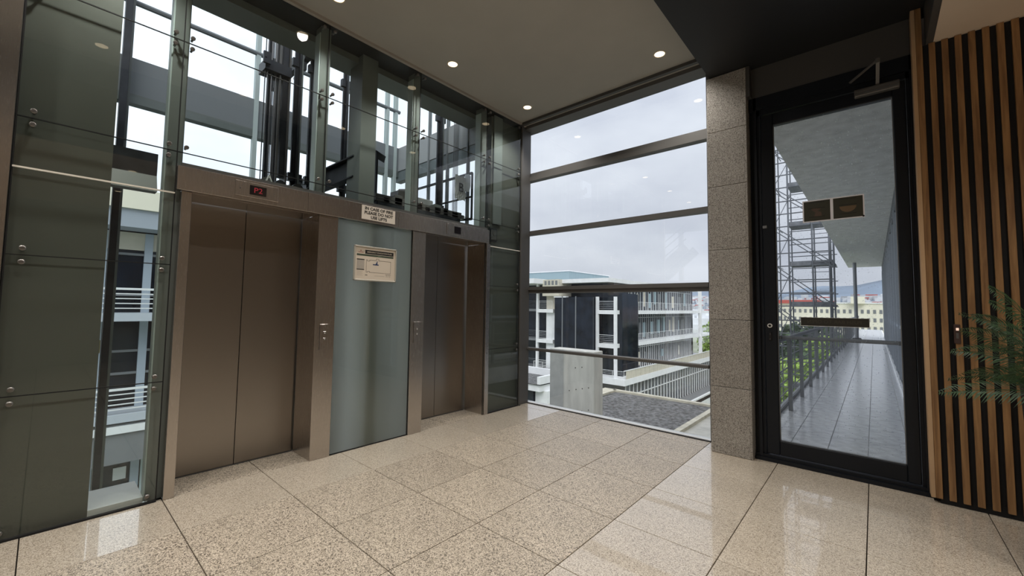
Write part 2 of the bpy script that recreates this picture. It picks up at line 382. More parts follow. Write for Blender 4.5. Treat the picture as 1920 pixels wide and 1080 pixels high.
B(-3.84, -1.17, 4.43, WY+.04, 3.875, 3.935).build('trim_4', M_TRIM, kind='structure', base=False)
# corner post between lift wall and window
MB().box(-3.80, -3.69, 4.36, 4.56, 0, 3.9).build('trim_5', M_TRIM, kind='structure')
MB().box(-3.70, -3.655, 4.335, 4.36, 0, 3.9).build('trim_6', M_TRIM, kind='structure')

# ---- granite pillar
pil = empty('wall_pillar', (-1.02, 4.45, 0), kind='structure')
B(-1.185, -.865, 4.285, 4.78, 0, 3.64).build('pillar_core', M_GROUT, pil)
pz = [0, .62, 1.25, 1.917, 2.535, 3.08, 3.638]
for a, b in zip(pz, pz[1:]):
    MB().bbox(-1.197, -.872, 4.262, 4.287, a+.002, b-.002, .002).build('granite_slab', M_PIL, pil)
    MB().bbox(-.872, -.852, 4.262, 4.60, a+.002, b-.002, .002).build('granite_slab', M_PIL, pil)
    MB().bbox(-1.205, -1.183, 4.287, 4.78, a+.002, b-.002, .002).build('granite_slab', M_PIL, pil)
B(-.852, -.822, 4.27, 4.6, 3.35, 3.64).build('trim_7', M_TRANSOM, kind='structure', base=False)

# ---- glazed door
DY = 4.40
door = empty('door_1', (-.27, DY, 0), kind='structure')
d = MB()
for a, b, y in ((-.845, -.815, DY-.02), (-.815, -.79, DY-.045), (-.79, -.765, DY-.02)): d.box(a, b, y, DY+.10, 0, 3.35)
d.build('door_frame', M_BLACK, door)
d = MB()
for a, b, y in ((.235, .255, DY-.02), (.255, .288, DY-.045)): d.box(a, b, y, DY+.10, 0, 3.35)
d.build('door_frame', M_BLACK, door)
MB().box(-.845, .288, DY-.045, DY+.10, 3.23, 3.35).box(-.79, .255, DY-.02, DY+.1, 3.18, 3.23).build('door_head', M_BLACK, door)
MB().box(-.845, .288, DY-.06, DY+.10, -.005, .03).box(-.845, .288, DY-.04, DY+.1, .03, .055).build('threshold', M_BLACK, door)
leaf = MB(); leaf.bbox(-.760, -.660, DY-.03, DY+.03, .065, 3.17, .006); leaf.bbox(.155, .232, DY-.03, DY+.03, .065, 3.17, .006)
leaf.bbox(-.661, .156, DY-.03, DY+.03, .065, .19, .006); leaf.bbox(-.661, .156, DY-.03, DY+.03, 3.055, 3.17, .006)
dl = leaf.build('door_leaf', M_BLACK, door)
B(-.662, .157, DY-.004, DY+.004, .185, 3.06).build('glass_pane', M_DOORG, door)
d = MB()
d.box(-.662, -.655, DY-.012, DY+.012, .185, 3.06); d.box(.149, .157, DY-.012, DY+.012, .185, 3.06); d.box(-.66, .157, DY-.012, DY+.012, .185, .193)
d.build('glazing_bead', M_GALV, door)
lk = MB().tube((-.715, DY-.046, 1.206), (-.715, DY-.028, 1.206), .019, 24).build('lock_ring', M_WHITE, dl)
MB().tube((-.715, DY-.049, 1.206), (-.715, DY-.03, 1.206), .011, 20).build('lock_cylinder', M_MATTE, dl)
MB().bbox(-.728, -.702, DY-.040, DY-.028, 1.07, 1.15, .004).build('keyhole_plate', M_MATTE, dl)
for z in (1.085, 1.13): MB().tube((-.715, DY-.044, z), (-.715, DY-.038, z), .003, 10).build('screw', M_CABLE, dl)
MB().bbox(-.757, -.722, DY-.035, DY-.028, 2.10, 2.125, .002).build('keyhole_plate', M_GALV, dl)
MB().tube((-.66, DY+.07, 1.10), (.156, DY+.07, 1.10), .0165, 14).build('push_bar', M_SCAF, door)
for x in (-.65, .146): MB().box(x-.012, x+.012, DY+.004, DY+.08, 1.085, 1.115).build('bar_bracket', M_SCAF, door)
cl = MB().bbox(-.075, .20, DY-.085, DY-.03, 3.105, 3.165, .006).build('closer_body', M_TRIM, door)
MB().box(-.07, .195, DY-.09, DY-.085, 3.118, 3.124).box(-.07, .195, DY-.09, DY-.085, 3.145, 3.150).build('closer_groove', M_CABLE, cl)
MB().bar((.07, DY-.06, 3.165), (.075, DY-.20, 3.30), .022, .010).bar((.075, DY-.20, 3.31), (-.10, DY-.05, 3.25), .018, .010).tube((.075, DY-.20, 3.29), (.075, DY-.20, 3.32), .014, 12).build('closer_arm', M_TRIM, door)
B(-.822, .265, 4.36, 4.42, 3.352, 3.64).build('transom_panel', M_TRANSOM, kind='structure', base=False)
B(-.84, .30, 4.42, 4.62, 3.35, 4.3).build('wall_door_head', M_DARK, kind='structure', base=False)

# ---- timber slat wall
SY = 4.25
sl = empty('slat_wall', (.75, 4.3, 0), 'vertical oak slat wall panel on black backing, right of the black glazed door', 'wall panel')
B(.29, 1.45, SY+.022, SY+.05, .07, 3.35).build('backing', M_MATTE, sl)
B(.285, .31, SY+.05, 4.62, .0, 3.35).build('backing', M_MATTE, sl)
B(.315, 1.45, SY+.02, SY+.05, 0, .07).build('plinth', M_MATTE, sl)
me = MB().bbox(-.0172, .0172, 0, .022, .035, 3.348, .0015).mesh('slat', M_WOOD)
me1 = MB().bbox(-.0172, .0172, 0, .022, .035, 3.66, .0015).mesh('slat', M_WOOD)
for k in range(17): inst(me if k else me1, 'slat', (.3095+k*.0663, SY, 0), sl)
MB().bbox(.268, .2915, SY-.002, SY+.12, .035, 3.64, .0015).build('end_board', mat('pale_oak_edge', (.50, .33, .19), .5, noise=(5, .2, (1, 1, .1))), sl)
B(1.45, 5.2, 4.30, 4.5, 0, 3.35).build('wall_front', mat('wall_taupe', (.42, .38, .33), .7), kind='structure')
B(.31, 5.2, 4.5, 4.62, -.3, 4.3).build('wall_front', mat('wall_taupe', (.42, .38, .33), .7), kind='structure')

# ================================================================== LIFT WALL
lw = empty('wall_left', (GX, 2, 0), kind='structure')
boltm = MB().tube((0, 0, 0), (.011, 0, 0), .0145, 14).tube((.011, 0, 0), (.015, 0, 0), .0145, 14, .010).tube((.014, 0, 0), (.0165, 0, 0), .006, 6).tube((-.045, 0, 0), (0, 0, 0), .008, 8).mesh('bolt', mat('bolt_steel', (.22, .21, .20), .35, metal=.9))
ycols = [-.160, .570, 1.600, 2.615, 3.655, 4.33]
rows_full = [0.012, .800, 1.605, 2.113, 2.412, 3.222, 3.895]
rows_mid = [2.325, 2.412, 3.222, 3.895]
M_EDGE = mat('green_glass_edge', (.30, .42, .38), .2)
for c in range(5):
    y0, y1 = ycols[c]+.003, ycols[c+1]-.003
    rows = rows_full if c in (0, 4) else rows_mid
    for a, b in zip(rows, rows[1:]):
        p = MB().box(GX-.006, GX+.006, y0, y1, a+.003, b-.003).build('glass_panel', M_GLASS, lw)
        for yy in (y0+(.06 if c == 0 else .045), y1-.045):
            for zz in (a+.04, b-.04):
                if (zz-.04 < .02 and c) or (b-a < .15) or abs(zz-2.113) < .05: continue
                if c in (1, 2, 3) and abs(zz-2.365) < .01: continue
                inst(boltm, 'bolt', (GX+.006, yy, zz), p)
# silicone joints
j = MB()
for z in (.800, 1.605, 2.412, 3.222):
    j.box(GX-.005, GX+.003, ycols[0], ycols[1] if z < 2.2 else ycols[5], z-.003, z+.003)
    if z < 2.2: j.box(GX-.005, GX+.003, ycols[4], ycols[5], z-.003, z+.003)
for k, y in enumerate(ycols[:]): j.box(GX-.005, GX+.003, y-.003, y+.003, 0 if k in (0, 1, 4, 5) else 2.33, 3.895)
j.build('silicone_joint', M_MATTE, lw)
j = MB().box(GX-.004, GX+.008, ycols[0], .57, 2.108, 2.118).box(GX-.004, GX+.008, 3.74, ycols[5], 2.108, 2.118)  # light in the glass joint, put in as a white strip
j.build('joint_strip', mat('lit_joint_white', (.9, .86, .78), .3), lw)
MB().box(GX-.012, GX+.014, ycols[0], .57, -.003, .012).box(GX-.012, GX+.014, 3.735, ycols[5], -.003, .012).build('bottom_channel', M_MATTE, lw)
B(GX-.25, GX+.012, ycols[0], ycols[5], 3.895, 3.93).build('top_channel', M_DARK, lw)
B(GX-.02, GX+.004, .60, 3.69, 2.30, 2.34).build('bottom_channel', M_TRIM, lw)
# steel posts behind the joints
for k, y in enumerate(ycols[1:5]):
    MB().box(GX-.16, GX-.05, y-.050, y+.040, 0 if k == 0 else 2.14, 3.9).build('steel_post', M_POST, lw)
    MB().box(GX-.155, GX-.06, y-.058, y-.050, 0 if k == 0 else 2.14, 3.83).build('post_flange', M_POSTL, lw)
B(GX-.75, GX-.05, -.16, .25, -.3, 3.9).build('wall_pier', M_PIER, kind='structure')
B(-6.0, GX-.76, -.16, .22, -14, 3.55).build('wall_pier', M_PIER, kind='structure')
B(GX-.16, GX-.05, 3.79, 4.36, 0, 3.86).build('wall_pier', M_PIER, kind='structure')
MB().box(GX-.048, GX-.03, 3.82, 3.98, 2.42, 3.88).build('trim_8', M_POST, kind='structure', base=False)
mi = empty('wall_bracket', (GX-.04, 3.82, 2.2), 'dark fixing box behind glass beside the right lift header', 'bracket')
MB().box(GX-.048, GX-.028, 3.76, 3.90, 2.19, 2.36).build('backplate', M_SHAFTD, mi)
MB().box(GX-.028, GX-.018, 3.78, 3.88, 2.21, 2.34).tube((GX-.02, 3.83, 2.29), (GX-.012, 3.83, 2.29), .022, 12).build('housing', M_TRIM, mi)
# left end: steel jamb of the next bay
B(GX-.2, GX+.02, -.34, -.168, 0, 3.91).build('trim_9', M_STEEL, kind='structure')
B(GX-.2, GX-.02, -.52, -.34, 0, 3.92).build('wall_left_end', mat('wall_taupe', (.42, .38, .33), .7), kind='structure')
# shaft-side parts seen through the left strip
B(-4.2, -4.08, .25, .52, 2.30, 2.47).build('shaft_beam', M_SHAFTD, lw)
MB().prism([(-4.08, .25, 2.17), (-4.02, .25, 2.17), (-4.08, .25, 2.30), (-4.12, .25, 2.30), (-4.12, .25, 2.17)], (0, .27, 0)).build('shaft_beam', M_POST, lw)
B(-4.10, GX-.05, .25, .51, -.12, .035).build('shaft_sill', M_WHITE, lw)
B(-4.22, -3.93, .25, 3.83, 3.83, 4.1).build('shaft_beam', M_POST, lw)

# ---- stainless lift surrounds
def lift(y0a, y0b, y1a, y1b, split, label):
    t = empty('lift', (GX-.2, (y0b+y1a)/2, 0), label, 'lift')
    MB().bbox(GX-.34, GX+.02, y0a, y0b, 0, 2.135, .002).build('jamb', M_STEEL, t)
    MB().bbox(GX-.34, GX+.02, y1a, y1b, 0, 2.135, .002).build('jamb', M_STEEL, t)
    MB().box(GX-.34, GX-.031, y0b, y1a, 2.135, 2.16).build('lintel', M_STEEL, t)
    dx = -4.045
    MB().bbox(dx-.03, dx, y0b-.03, split-.002, .006, 2.145, .0015).build('door_panel', M_STEEL2, t)
    MB().bbox(dx-.03, dx, split+.002, y1a+.03, .006, 2.145, .0015).build('door_panel', M_STEEL2, t)
    B(dx-.06, dx+.012, y0b, y1a, -.012, .004).build('sill_track', M_TRIM, t)
    B(dx-.10, dx-.035, y0b-.02, y1a+.02, 0, 2.13).build('inner_frame', M_MATTE, t)
    return t
lift(.605, .665, 1.570, 1.742, 1.115, 'left-hand lift with closed brushed steel double doors and red floor display above')
lift(2.557, 2.724, 3.666, 3.732, 3.195, 'right-hand lift with closed brushed steel doors, next to the tall window')
hd = empty('lift_header', (GX, 2.1, 2.13), 'long brushed steel header band running above both lift doorways', 'header')
seg = [.572, 1.46, 2.36, 3.685]
for a, b in zip(seg, seg[1:]): MB().bbox(GX-.03, GX+.045, a+.0006, b-.0006, 2.137, 2.305, .0015).build('header_plate', M_STEEL, hd)
fp = empty('glass_screen', (GX, 2.15, 0), 'frosted blue-grey glass panel between the two lifts', 'glass panel')
B(GX-.004, GX+.006, 1.746, 2.553, .008, 2.132).build('glass_pane', M_GLASS, fp)
MB().quad((GX-.006, 1.746, .008), (GX-.006, 2.553, .008), (GX-.006, 2.553, 2.132), (GX-.006, 1.746, 2.132)).build('frosted_film', M_FROST, fp)
B(GX-.012, GX+.008, 1.744, 2.555, 0, .008).build('bottom_channel', M_MATTE, fp)
MB().box(GX-.012, GX+.008, 1.7425, 1.7455, 0, 2.132).box(GX-.012, GX+.008, 2.5535, 2.5565, 0, 2.132).build('edge_seal', M_MATTE, fp)

HX = GX+.045
def indicator(y0, y1, z0, z1, s0, s1, lab, digits):
    t = empty('floor_indicator', (HX, (y0+y1)/2, z0), lab, 'lift display')
    MB().bbox(HX, HX+.006, y0, y1, z0, z1, .0015).build('face_plate', M_STEEL, t)
    s = MB().box(HX+.006, HX+.0075, s0, s1, z0+.022, z1-.02).build('screen', mat('display_glass', (.01, .008, .01), .1), t)
    if digits:
        text_mb(digits, .058, mat('red_led', (.3, .02, .03), .5, emit=((1, .04, .08), .10)), 'floor_number', (HX+.0082, (s0+s1)/2, (z0+z1)/2), ROT_L, s, .0003, sx=1.1)
    for y in (y0+.03, y1-.03): MB().tube((HX+.006, y, (z0+z1)/2), (HX+.008, y, (z0+z1)/2), .0035, 8).build('screw', M_CABLE, t)
indicator(.920, 1.219, 2.170, 2.285, 1.015, 1.132, 'lift floor display reading P2 in red, above the left-hand lift', 'P2')
indicator(2.990, 3.275, 2.160, 2.283, 3.10, 3.20, 'dark lift floor display above the right-hand lift', None)

def call_panel(y, z0, z1, lab, x):
    t = empty('call_panel', (x, y, z0), lab, 'lift button panel')
    w = .042
    MB().bbox(x, x+.004, y-w, y+w, z0, z1, .001).box(x, x+.0042, y-w-.004, y-w, z0, z1).build('face_plate', M_STEEL, t)
    MB().box(x+.001, x+.0045, y-w-.003, y-w+.001, z0, z1).build('edge_gap', M_MATTE, t)
    zc = (z0+z1)/2; pale = mat('button_white', (.75, .74, .72), .4, emit=((1, 1, .95), .15))
    for zz, up in ((zc+.035, 1), (zc-.02, -1)):
        b = MB().bbox(x+.004, x+.007, y-.013, y+.013, zz-.013, zz+.013, .003).build('button', M_STEEL2, t)
        MB().prism([(x+.0072, y-.006, zz-.004*up), (x+.0072, y+.006, zz-.004*up), (x+.0072, y, zz+.006*up)], (.0006, 0, 0)).build('arrow', pale, b)
    for zz in (z1-.022, z0+.022): MB().tube((x+.004, y, zz), (x+.0055, y, zz), .0035, 8).build('screw', M_CABLE, t)
call_panel(1.655, .945, 1.167, 'steel call button panel on the jamb right of the left-hand lift', GX+.02)
call_panel(2.635, .948, 1.170, 'steel call button panel on the jamb left of the right-hand lift', GX+.02)

# fire sign
fs = empty('fire_sign', (HX, 2.13, 2.16), 'cream sign reading IN CASE OF FIRE PLEASE DO NOT USE LIFTS on the steel header', 'sign')
MB().bbox(HX, HX+.004, 1.952, 2.314, 2.160, 2.294, .001).build('plate', mat('sign_cream', (.74, .68, .60), .5), fs)
for k, s in enumerate(('IN CASE OF FIRE', 'PLEASE DO NOT', 'USE LIFTS')):
    text_mb(s, .040, M_INK, 'lettering', (HX+.0045, 2.133, 2.268-k*.041), ROT_L, fs, .0004, bold=.0012, sx=1.04)

# evacuation plan
PX = GX+.006
ep = empty('evacuation_plan', (PX, 2.135, 1.57), 'framed emergency evacuation plan mounted on the frosted glass panel', 'notice')
Y0, Y1, Z0, Z1 = 1.905, 2.363, 1.572, 1.908
f = MB()
f.bbox(PX, PX+.018, Y0, Y1, Z1-.014, Z1, .003); f.bbox(PX, PX+.018, Y0, Y1, Z0, Z0+.014, .003)
f.bbox(PX, PX+.018, Y0, Y0+.014, Z0, Z1, .003); f.bbox(PX, PX+.018, Y1-.014, Y1, Z0, Z1, .003)
f.build('frame', mat('champagne_frame', (.52, .50, .44), .35, metal=.3), ep)
pr = B(PX, PX+.008, Y0+.012, Y1-.012, Z0+.012, Z1-.012).build('print', M_CREAM, ep)
def q(y0, y1, z0, z1, m, name='ink', dx=.0004, p=None): return B(PX+.008, PX+.008+dx, Y0+y0, Y0+y1, Z0+z0, Z0+z1).build(name, m, p or pr)
q(.115, .425, .262, .300, M_INK, 'title_bar'); q(.030, .425, .240, .258, M_INKG, 'subtitle_bar')
text_mb('EMERGENCY EVACUATION PLAN', .0180, M_CREAM, 'title', (PX+.0088, Y0+.270, Z0+.281), ROT_L, pr, .0002, bold=.0003)
text_mb('LEVEL 2', .012, mat('pale_green_ink', (.35, .45, .30), .6), 'subtitle', (PX+.0088, Y0+.27, Z0+.249), ROT_L, pr, .0002)
lg = MB().tube((PX+.008, Y0+.070, Z0+.289), (PX+.0086, Y0+.070, Z0+.289), .006, 12).box(PX+.008, PX+.0085, Y0+.045, Y0+.098, Z0+.270, Z0+.276).build('emblem', mat('brick_ink', (.35, .12, .09), .6), pr)
pl = MB()
def ln(pts, w=.0022):
    for (a, b), (c, d) in zip(pts, pts[1:]):
        pl.box(PX+.008, PX+.0086, Y0+min(a, c)-w/2, Y0+max(a, c)+w/2, Z0+min(b, d)-w/2, Z0+max(b, d)+w/2)
ln([(.13, .205), (.14, .205), (.14, .195), (.165, .195), (.165, .205), (.235, .205), (.235, .222), (.262, .222), (.262, .205), (.395, .205), (.395, .085), (.165, .085), (.165, .094), (.145, .094), (.145, .085), (.13, .085), (.13, .205)])
ln([(.34, .072), (.40, .072)]); ln([(.35, .072), (.35, .048)]); ln([(.37, .072), (.37, .048)]); ln([(.39, .072), (.39, .048)])
pl.build('plan_lines', M_INK, pr)
q(.032, .110, .110, .205, M_GREY, 'site_map'); q(.032, .110, .200, .209, M_INK); q(.032, .110, .104, .112, M_INK)
q(.20, .262, .158, .168, M_INKB, 'marker', .0008)
MB().prism([(PX+.008, Y0+.228, Z0+.168), (PX+.008, Y0+.248, Z0+.168), (PX+.008, Y0+.248, Z0+.205)], (.0007, 0, 0)).build('marker', M_INKB, pr)
for k in range(5): q(.035, .095-.008*(k % 2), .090-k*.010, .092-k*.010, M_GREY, 'legend_line')
q(.22, .33, .052, .055, M_GREY, 'legend_line'); q(.12, .145, .055, .060, M_INK, 'legend_line')

# ================================================================== SHAFT
sg = empty('window_2', (-6, 2, 0), kind='structure')
MB().box(-6.004, -5.996, .0, 3.85, -12, 3.58).build('glass_pane', M_SHAFT, sg)
MB().box(-6.004, -5.996, .0, 3.85, 4.02, 6.9).build('glass_pane', M_SHAFT, sg)
MB().box(-6.0, -3.9, 3.846, 3.854, -12, 3.58).build('glass_pane', M_SHAFT, sg)
MB().box(-6.0, -3.9, 3.846, 3.854, 4.02, 6.9).build('glass_pane', M_SHAFT, sg)
MB().box(-6.25, -6.0, -.1, 4.1, 3.60, 4.0).build('slab_edge', M_SHAFTG, sg)
MB().box(-6.0, -3.9, 3.85, 4.1, 3.60, 4.0).build('slab_edge', mat('shaft_pale_paint', (.36, .38, .40), .6), sg)
MB().box(-6.1, -3.9, 3.86, 3.98, 3.43, 3.60).build('slab_edge', M_SHAFTG, sg)
MB().box(-6.12, -6.0, -.1, 4.0, 3.50, 3.60).build('slab_edge', M_POST, sg)
MB().tube((-6, .0, 4.62), (-6, 3.85, 4.62), .03, 8).build('transom', M_SHAFTG, sg)
MB().box(-6.03, -5.97, .0, 3.85, 5.6, 5.68).build('transom', M_SHAFTG, sg)
for y in (1.70, 3.62, 3.78): MB().box(-6.05, -5.98, y-.025, y+.025, -12, 6.9).build('mullion', M_POSTL, sg)
for x in (-5.62, -5.15, -4.7, -4.25): MB().box(x-.012, x+.012, 3.83, 3.88, -12, 6.9).build('mullion', M_SHAFTG, sg)
MB().box(-5.95, -5.85, .41, .465, -12, 6.9).build('mullion', M_SHAFTD, sg)
MB().box(-5.95, -5.90, .47, .49, -12, 6.9).build('mullion', M_POST, sg)
MB().box(-5.90, -5.86, .36, .40, .82, .95).build('mullion_clip', mat('brass_clip', (.35, .30, .12), .5), sg)

# counterweight, guide rails, ropes of the left lift
cw = empty('counterweight', (-4.85, 1.62, 2.3), 'tall dark counterweight frame hanging in the shaft behind the left lift', 'counterweight')
MB().box(-4.90, -4.78, 1.598, 1.650, 2.72, 4.6).build('weight_stack', M_SHAFTD, cw)
for y in (1.566, 1.664): MB().box(-4.93, -4.76, y-.008, y+.008, 2.4, 5.2).build('side_rail', M_TRIM, cw)
MB().box(-4.95, -4.74, 1.41, 1.67, 3.82, 3.93).build('crosshead', M_SHAFTD, cw)
MB().box(-4.73, -4.70, 1.38, 1.45, 3.86, 3.98).tube((-4.70, 1.40, 3.92), (-4.69, 1.40, 3.92), .008, 8).build('guide_shoe', M_SHAFTD, cw)
for k, y in enumerate((1.428, 1.447, 1.466, 1.487, 1.508, 1.530, 1.552)):
    rp = MB().tube((-4.80+.01*(k % 2), y, 2.35), (-4.80+.01*(k % 2), y, 5.6), .0055, 6).build('rope', M_CABLE if k % 2 else M_SHAFTD, cw)
MB().box(-4.98, -4.94, 1.50, 1.545, 2.3, 5.4).build('rope_guard', M_SHAFTD, cw)
def rail(x, y, lab, w=.045):
    t = empty('guide_rail', (x, y, 0), lab, 'guide rail')
    MB().box(x-.012, x+.012, y-w, y+w, -3, 5.8).box(x-.06, x+.06, y-.008, y+.008, -3, 5.8).build('rail', M_SHAFTD, t)
    MB().box(x+.015, x+.05, y+w*.35, y+w*.75, -3, 5.8).build('rail_web', M_POST, t)
    for z in (2.72, 4.05): MB().box(x-.02, x+.03, y-w-.03, y+w+.03, z, z+.09).build('bracket', M_SHAFTD, t)
    return t
rail(-4.9, 1.80, 'dark steel guide rail just right of the counterweight behind left lift glass')
rail(-4.9, 1.955, 'second dark guide rail right of the counterweight, next to the suspension ropes', .022)
rail(-4.9, 2.36, 'dark guide rail behind the second upper glass bay, left of the grey column', .03)
rp = empty('suspension_ropes', (-4.7, 1.95, 3), 'thin parallel steel ropes hanging near the left mullion of the second bay', 'ropes')
for k in range(6): MB().tube((-4.75, 1.925+k*.020, 2.68), (-4.75, 1.925+k*.020, 5.6), .004, 6).build('rope', M_CABLE, rp)
rp2 = empty('suspension_ropes', (-4.4, 3.8, 3), 'steel ropes hanging over the right lift car in the third upper bay', 'ropes')
for k in range(5): MB().tube((-4.42, 3.73+k*.020, 2.62), (-4.42, 3.73+k*.020, 5.6), .005, 6).build('rope', M_CABLE, rp2)
t = rail(-4.75, 3.74, 'black guide rail rising behind the third upper glass bay', .05)
col = MB().box(-4.10, -3.84, 2.02, 2.19, -3, 4.6).build('steel_column', M_POST, None, 'broad grey-green steel column in the shaft between the two lifts', 'column')
ib = empty('steel_beam', (-4.9, 2.08, 2.7), 'dark steel I-beam crossing the shaft at the grey column', 'beam')
MB().box(-6.0, -3.96, 2.055, 2.065, 2.66, 2.86).build('web', M_SHAFTD, ib)
MB().box(-6.0, -3.96, 2.01, 2.097, 2.86, 2.874).build('flange', M_SHAFTD, ib); MB().box(-6.0, -3.96, 2.01, 2.097, 2.646, 2.66).build('flange', M_SHAFTD, ib)
tb = empty('steel_beam', (-5, 1.87, 4.25), 'dark steel bracket beam high in the shaft above the ropes', 'beam')
MB().box(-6.0, -4.2, 1.86, 1.92, 4.19, 4.33).build('web', M_SHAFTD, tb)
MB().bar((-5.2, 1.88, 4.05), (-4.75, 1.88, 4.3), .05, .05).build('brace', M_SHAFTD, tb)
gr = MB()
for k in range(4): gr.box(-5.6+k*.3, -5.57+k*.3, 1.75, 1.78, 2.38, 2.62)
wb1 = empty('pulley_unit', (-4.6, 1.55, 2.35), 'cluster of small lift pulley parts just above the header of the left lift', 'machinery')
MB().box(-4.75, -4.5, 1.35, 1.95, 2.36, 2.50).build('base_plate', M_SHAFTD, wb1)
for k, y in enumerate((1.42, 1.55, 1.72, 1.86)): MB().tube((-4.66, y, 2.56), (-4.56, y, 2.56), .055, 14).build('pulley', M_SHAFTD if k % 2 else M_TRIM, wb1)
MB().bar((-4.5, 1.36, 2.47), (-4.5, 1.42, 2.62), .012, .012).bar((-4.5, 1.42, 2.62), (-4.5, 1.48, 2.47), .012, .012).build('hanger', M_WHITE, wb1)

# right lift car roof
car = empty('lift_car', (-4.9, 3.2, 2.3), 'dark roof and machinery of the right lift car seen through the glass above the header', 'lift car')
MB().bbox(-5.6, -4.17, 2.42, 3.67, 2.30, 2.52, .01).build('car_roof', M_SHAFTD, car)
MB().box(-5.55, -4.45, 2.46, 3.66, .06, 2.30).build('car_body', mat('car_wall_grey', (.42, .44, .43), .5), car)  # unseen body, kept pale and set back to bounce light at the frosted panel
MB().box(-4.27, -4.17, 2.40, 3.68, 2.52, 2.60).build('crosshead', M_TRIM, car)
MB().box(-4.95, -4.80, 2.42, 3.68, 2.55, 2.68).build('crosshead', M_SHAFTD, car)
for k in range(9):
    y = 2.5+k*.145; MB().bbox(-4.32-.04*(k % 3), -4.17, y, y+.075+.03*(k % 2), 2.52, 2.575+.02*((k*7) % 4), .004).build('roof_fitting', (M_SHAFTD, M_TRIM, M_POST)[k % 3], car)
MB().bbox(-4.75, -4.45, 3.05, 3.42, 2.55, 2.76, .012).build('control_box', mat('car_box_grey', (.45, .47, .48), .5), car)
MB().tube((-4.6, 2.98, 2.80), (-4.45, 3.10, 2.80), .05, 12).box(-4.68, -4.5, 2.9, 3.1, 2.66, 2.80).build('door_motor', M_TRIM, car)
fr = MB()
fr.bar((-4.10, 3.80, 2.52), (-4.10, 3.80, 3.17), .022, .022); fr.bar((-4.10, 3.80, 3.17), (-5.4, 3.80, 3.17), .028, .028)
fr.bar((-4.10, 3.80, 2.84), (-5.4, 3.80, 2.84), .02, .02); fr.bar((-5.4, 3.80, 2.5), (-5.4, 3.80, 3.17), .028, .028); fr.bar((-4.10, 3.80, 2.53), (-4.3, 3.74, 2.53), .03, .03)
fr.build('guard_rail', M_SHAFTD, car)
fr = MB(); fr.bar((-4.35, 2.50, 2.55), (-4.35, 2.50, 3.14), .025, .025); fr.bar((-4.35, 2.50, 3.14), (-5.3, 2.50, 3.14), .03, .03); fr.bar((-4.35, 2.50, 2.85), (-5.3, 2.50, 2.85), .02, .02)
fr.prism([(-4.36, 2.49, 3.16), (-4.36, 2.62, 3.12), (-4.36, 2.60, 3.04), (-4.36, 2.49, 3.07)], (.01, 0, 0)); fr.build('guard_rail', M_SHAFTD, car)
# sheet with letter B hanging on the car's rail
bs = empty('paper_sheet', (-4.22, 3.69, 2.8), 'crumpled white sheet with a large letter B hanging on the lift car rail', 'paper')
s = MB(); n = 8
for a in range(n):
    for b in range(n):
        def P(i, k): return (-4.22+.008*math.sin(i*2.1+k*1.7), 3.60+i*.19/n, 2.79+k*.335/n + .01*math.sin(i*1.3))
        s.quad(P(a, b), P(a+1, b), P(a+1, b+1), P(a, b+1))
s.build('sheet', M_PAPER, bs)
text_mb('B', .17, M_INK, 'letter', (-4.205, 3.695, 2.955), ROT_L, bs, .0005, bold=.003)
MB().prism([(-4.23, 3.785, 2.93), (-4.14, 3.785, 2.91), (-4.115, 3.785, 2.98), (-4.115, 3.785, 3.12), (-4.15, 3.785, 3.16), (-4.23, 3.785, 3.17)], (0, -.004, 0)).build('paper_sheet', M_PAPER, None, 'plain white sheet tied on the lift car rail right of the letter B', 'paper')

# ================================================================== DOWNLIGHTS
def downlight(x, y, z, lab, group=None, power=66):
    t = empty('downlight', (x, y, z), lab, 'ceiling light', group)
    ring = MB(); n = 28; r0, r1 = .062, .050
    for k in range(n):
        a, b = 2*math.pi*k/n, 2*math.pi*(k+1)/n
        c = lambda r, th, zz: (x+r*math.cos(th), y+r*math.sin(th), zz)
        ring.quad(c(r0, a, z-.001), c(r0, b, z-.001), c(r0-.003, b, z-.006), c(r0-.003, a, z-.006))
        ring.quad(c(r0-.003, a, z-.006), c(r0-.003, b, z-.006), c(r1, b, z-.005), c(r1, a, z-.005))
        ring.quad(c(r1, a, z-.005), c(r1, b, z-.005), c(r1, b, z-.0005), c(r1, a, z-.0005))
    ring.build('trim_ring', mat('downlight_ring', (.62, .56, .46), .4), t)
    MB().tube((x, y, z-.002), (x, y, z-.0005), .0495, 24).build('lamp_lens', mat('lamp_lens', (1, .9, .7), .4, emit=((1, .80, .52), 3.2)), t)
    L = bpy.data.lights.new('downlight_lamp', 'SPOT'); L.energy = power; L.color = LAMP; L.spot_size = R(125); L.spot_blend = .7; L.shadow_soft_size = .045
    lo = bpy.data.objects.new('downlight_lamp', L); COL.objects.link(lo); lo.location = (0, 0, -.02); lo.parent = t
downlight(-3.315, 1.50, 3.92, 'round recessed downlight cut by the top edge, above the left lift')
downlight(-3.305, 2.748, 3.92, 'round recessed downlight above the right lift, in the middle of the ceiling')
downlight(-3.295, 3.997, 3.92, 'round recessed downlight nearest the corner of lift wall and window')
downlight(-1.56, 3.985, 3.92, 'round recessed downlight by the window, next to the dark soffit')
for x, y in ((-1.56, 2.75), (-1.56, 1.5), (-3.3, .25), (-1.56, .25), (-3.3, -1.0), (-1.56, -1.0), (-3.3, -2.2), (-1.56, -2.2), (-2.4, -3.6)):  # grid reflected in the glass, carried on out of view with extra lamps for light
    downlight(x, y, 3.92, 'recessed round downlight outside the picture, extends the reflected grid to add light', 'downlights reflected in the glass')

for x, y in ((1.2, 2.6), (1.2, .8), (1.2, -1.0), (3.0, 2.6), (3.0, .8), (3.0, -1.0), (2.1, -3.0)):  # unseen lamps added to brighten the room
    downlight(x, y, 3.35, 'added fill downlight outside the picture in the cream dropped ceiling', 'added fill downlights of the dropped ceiling')

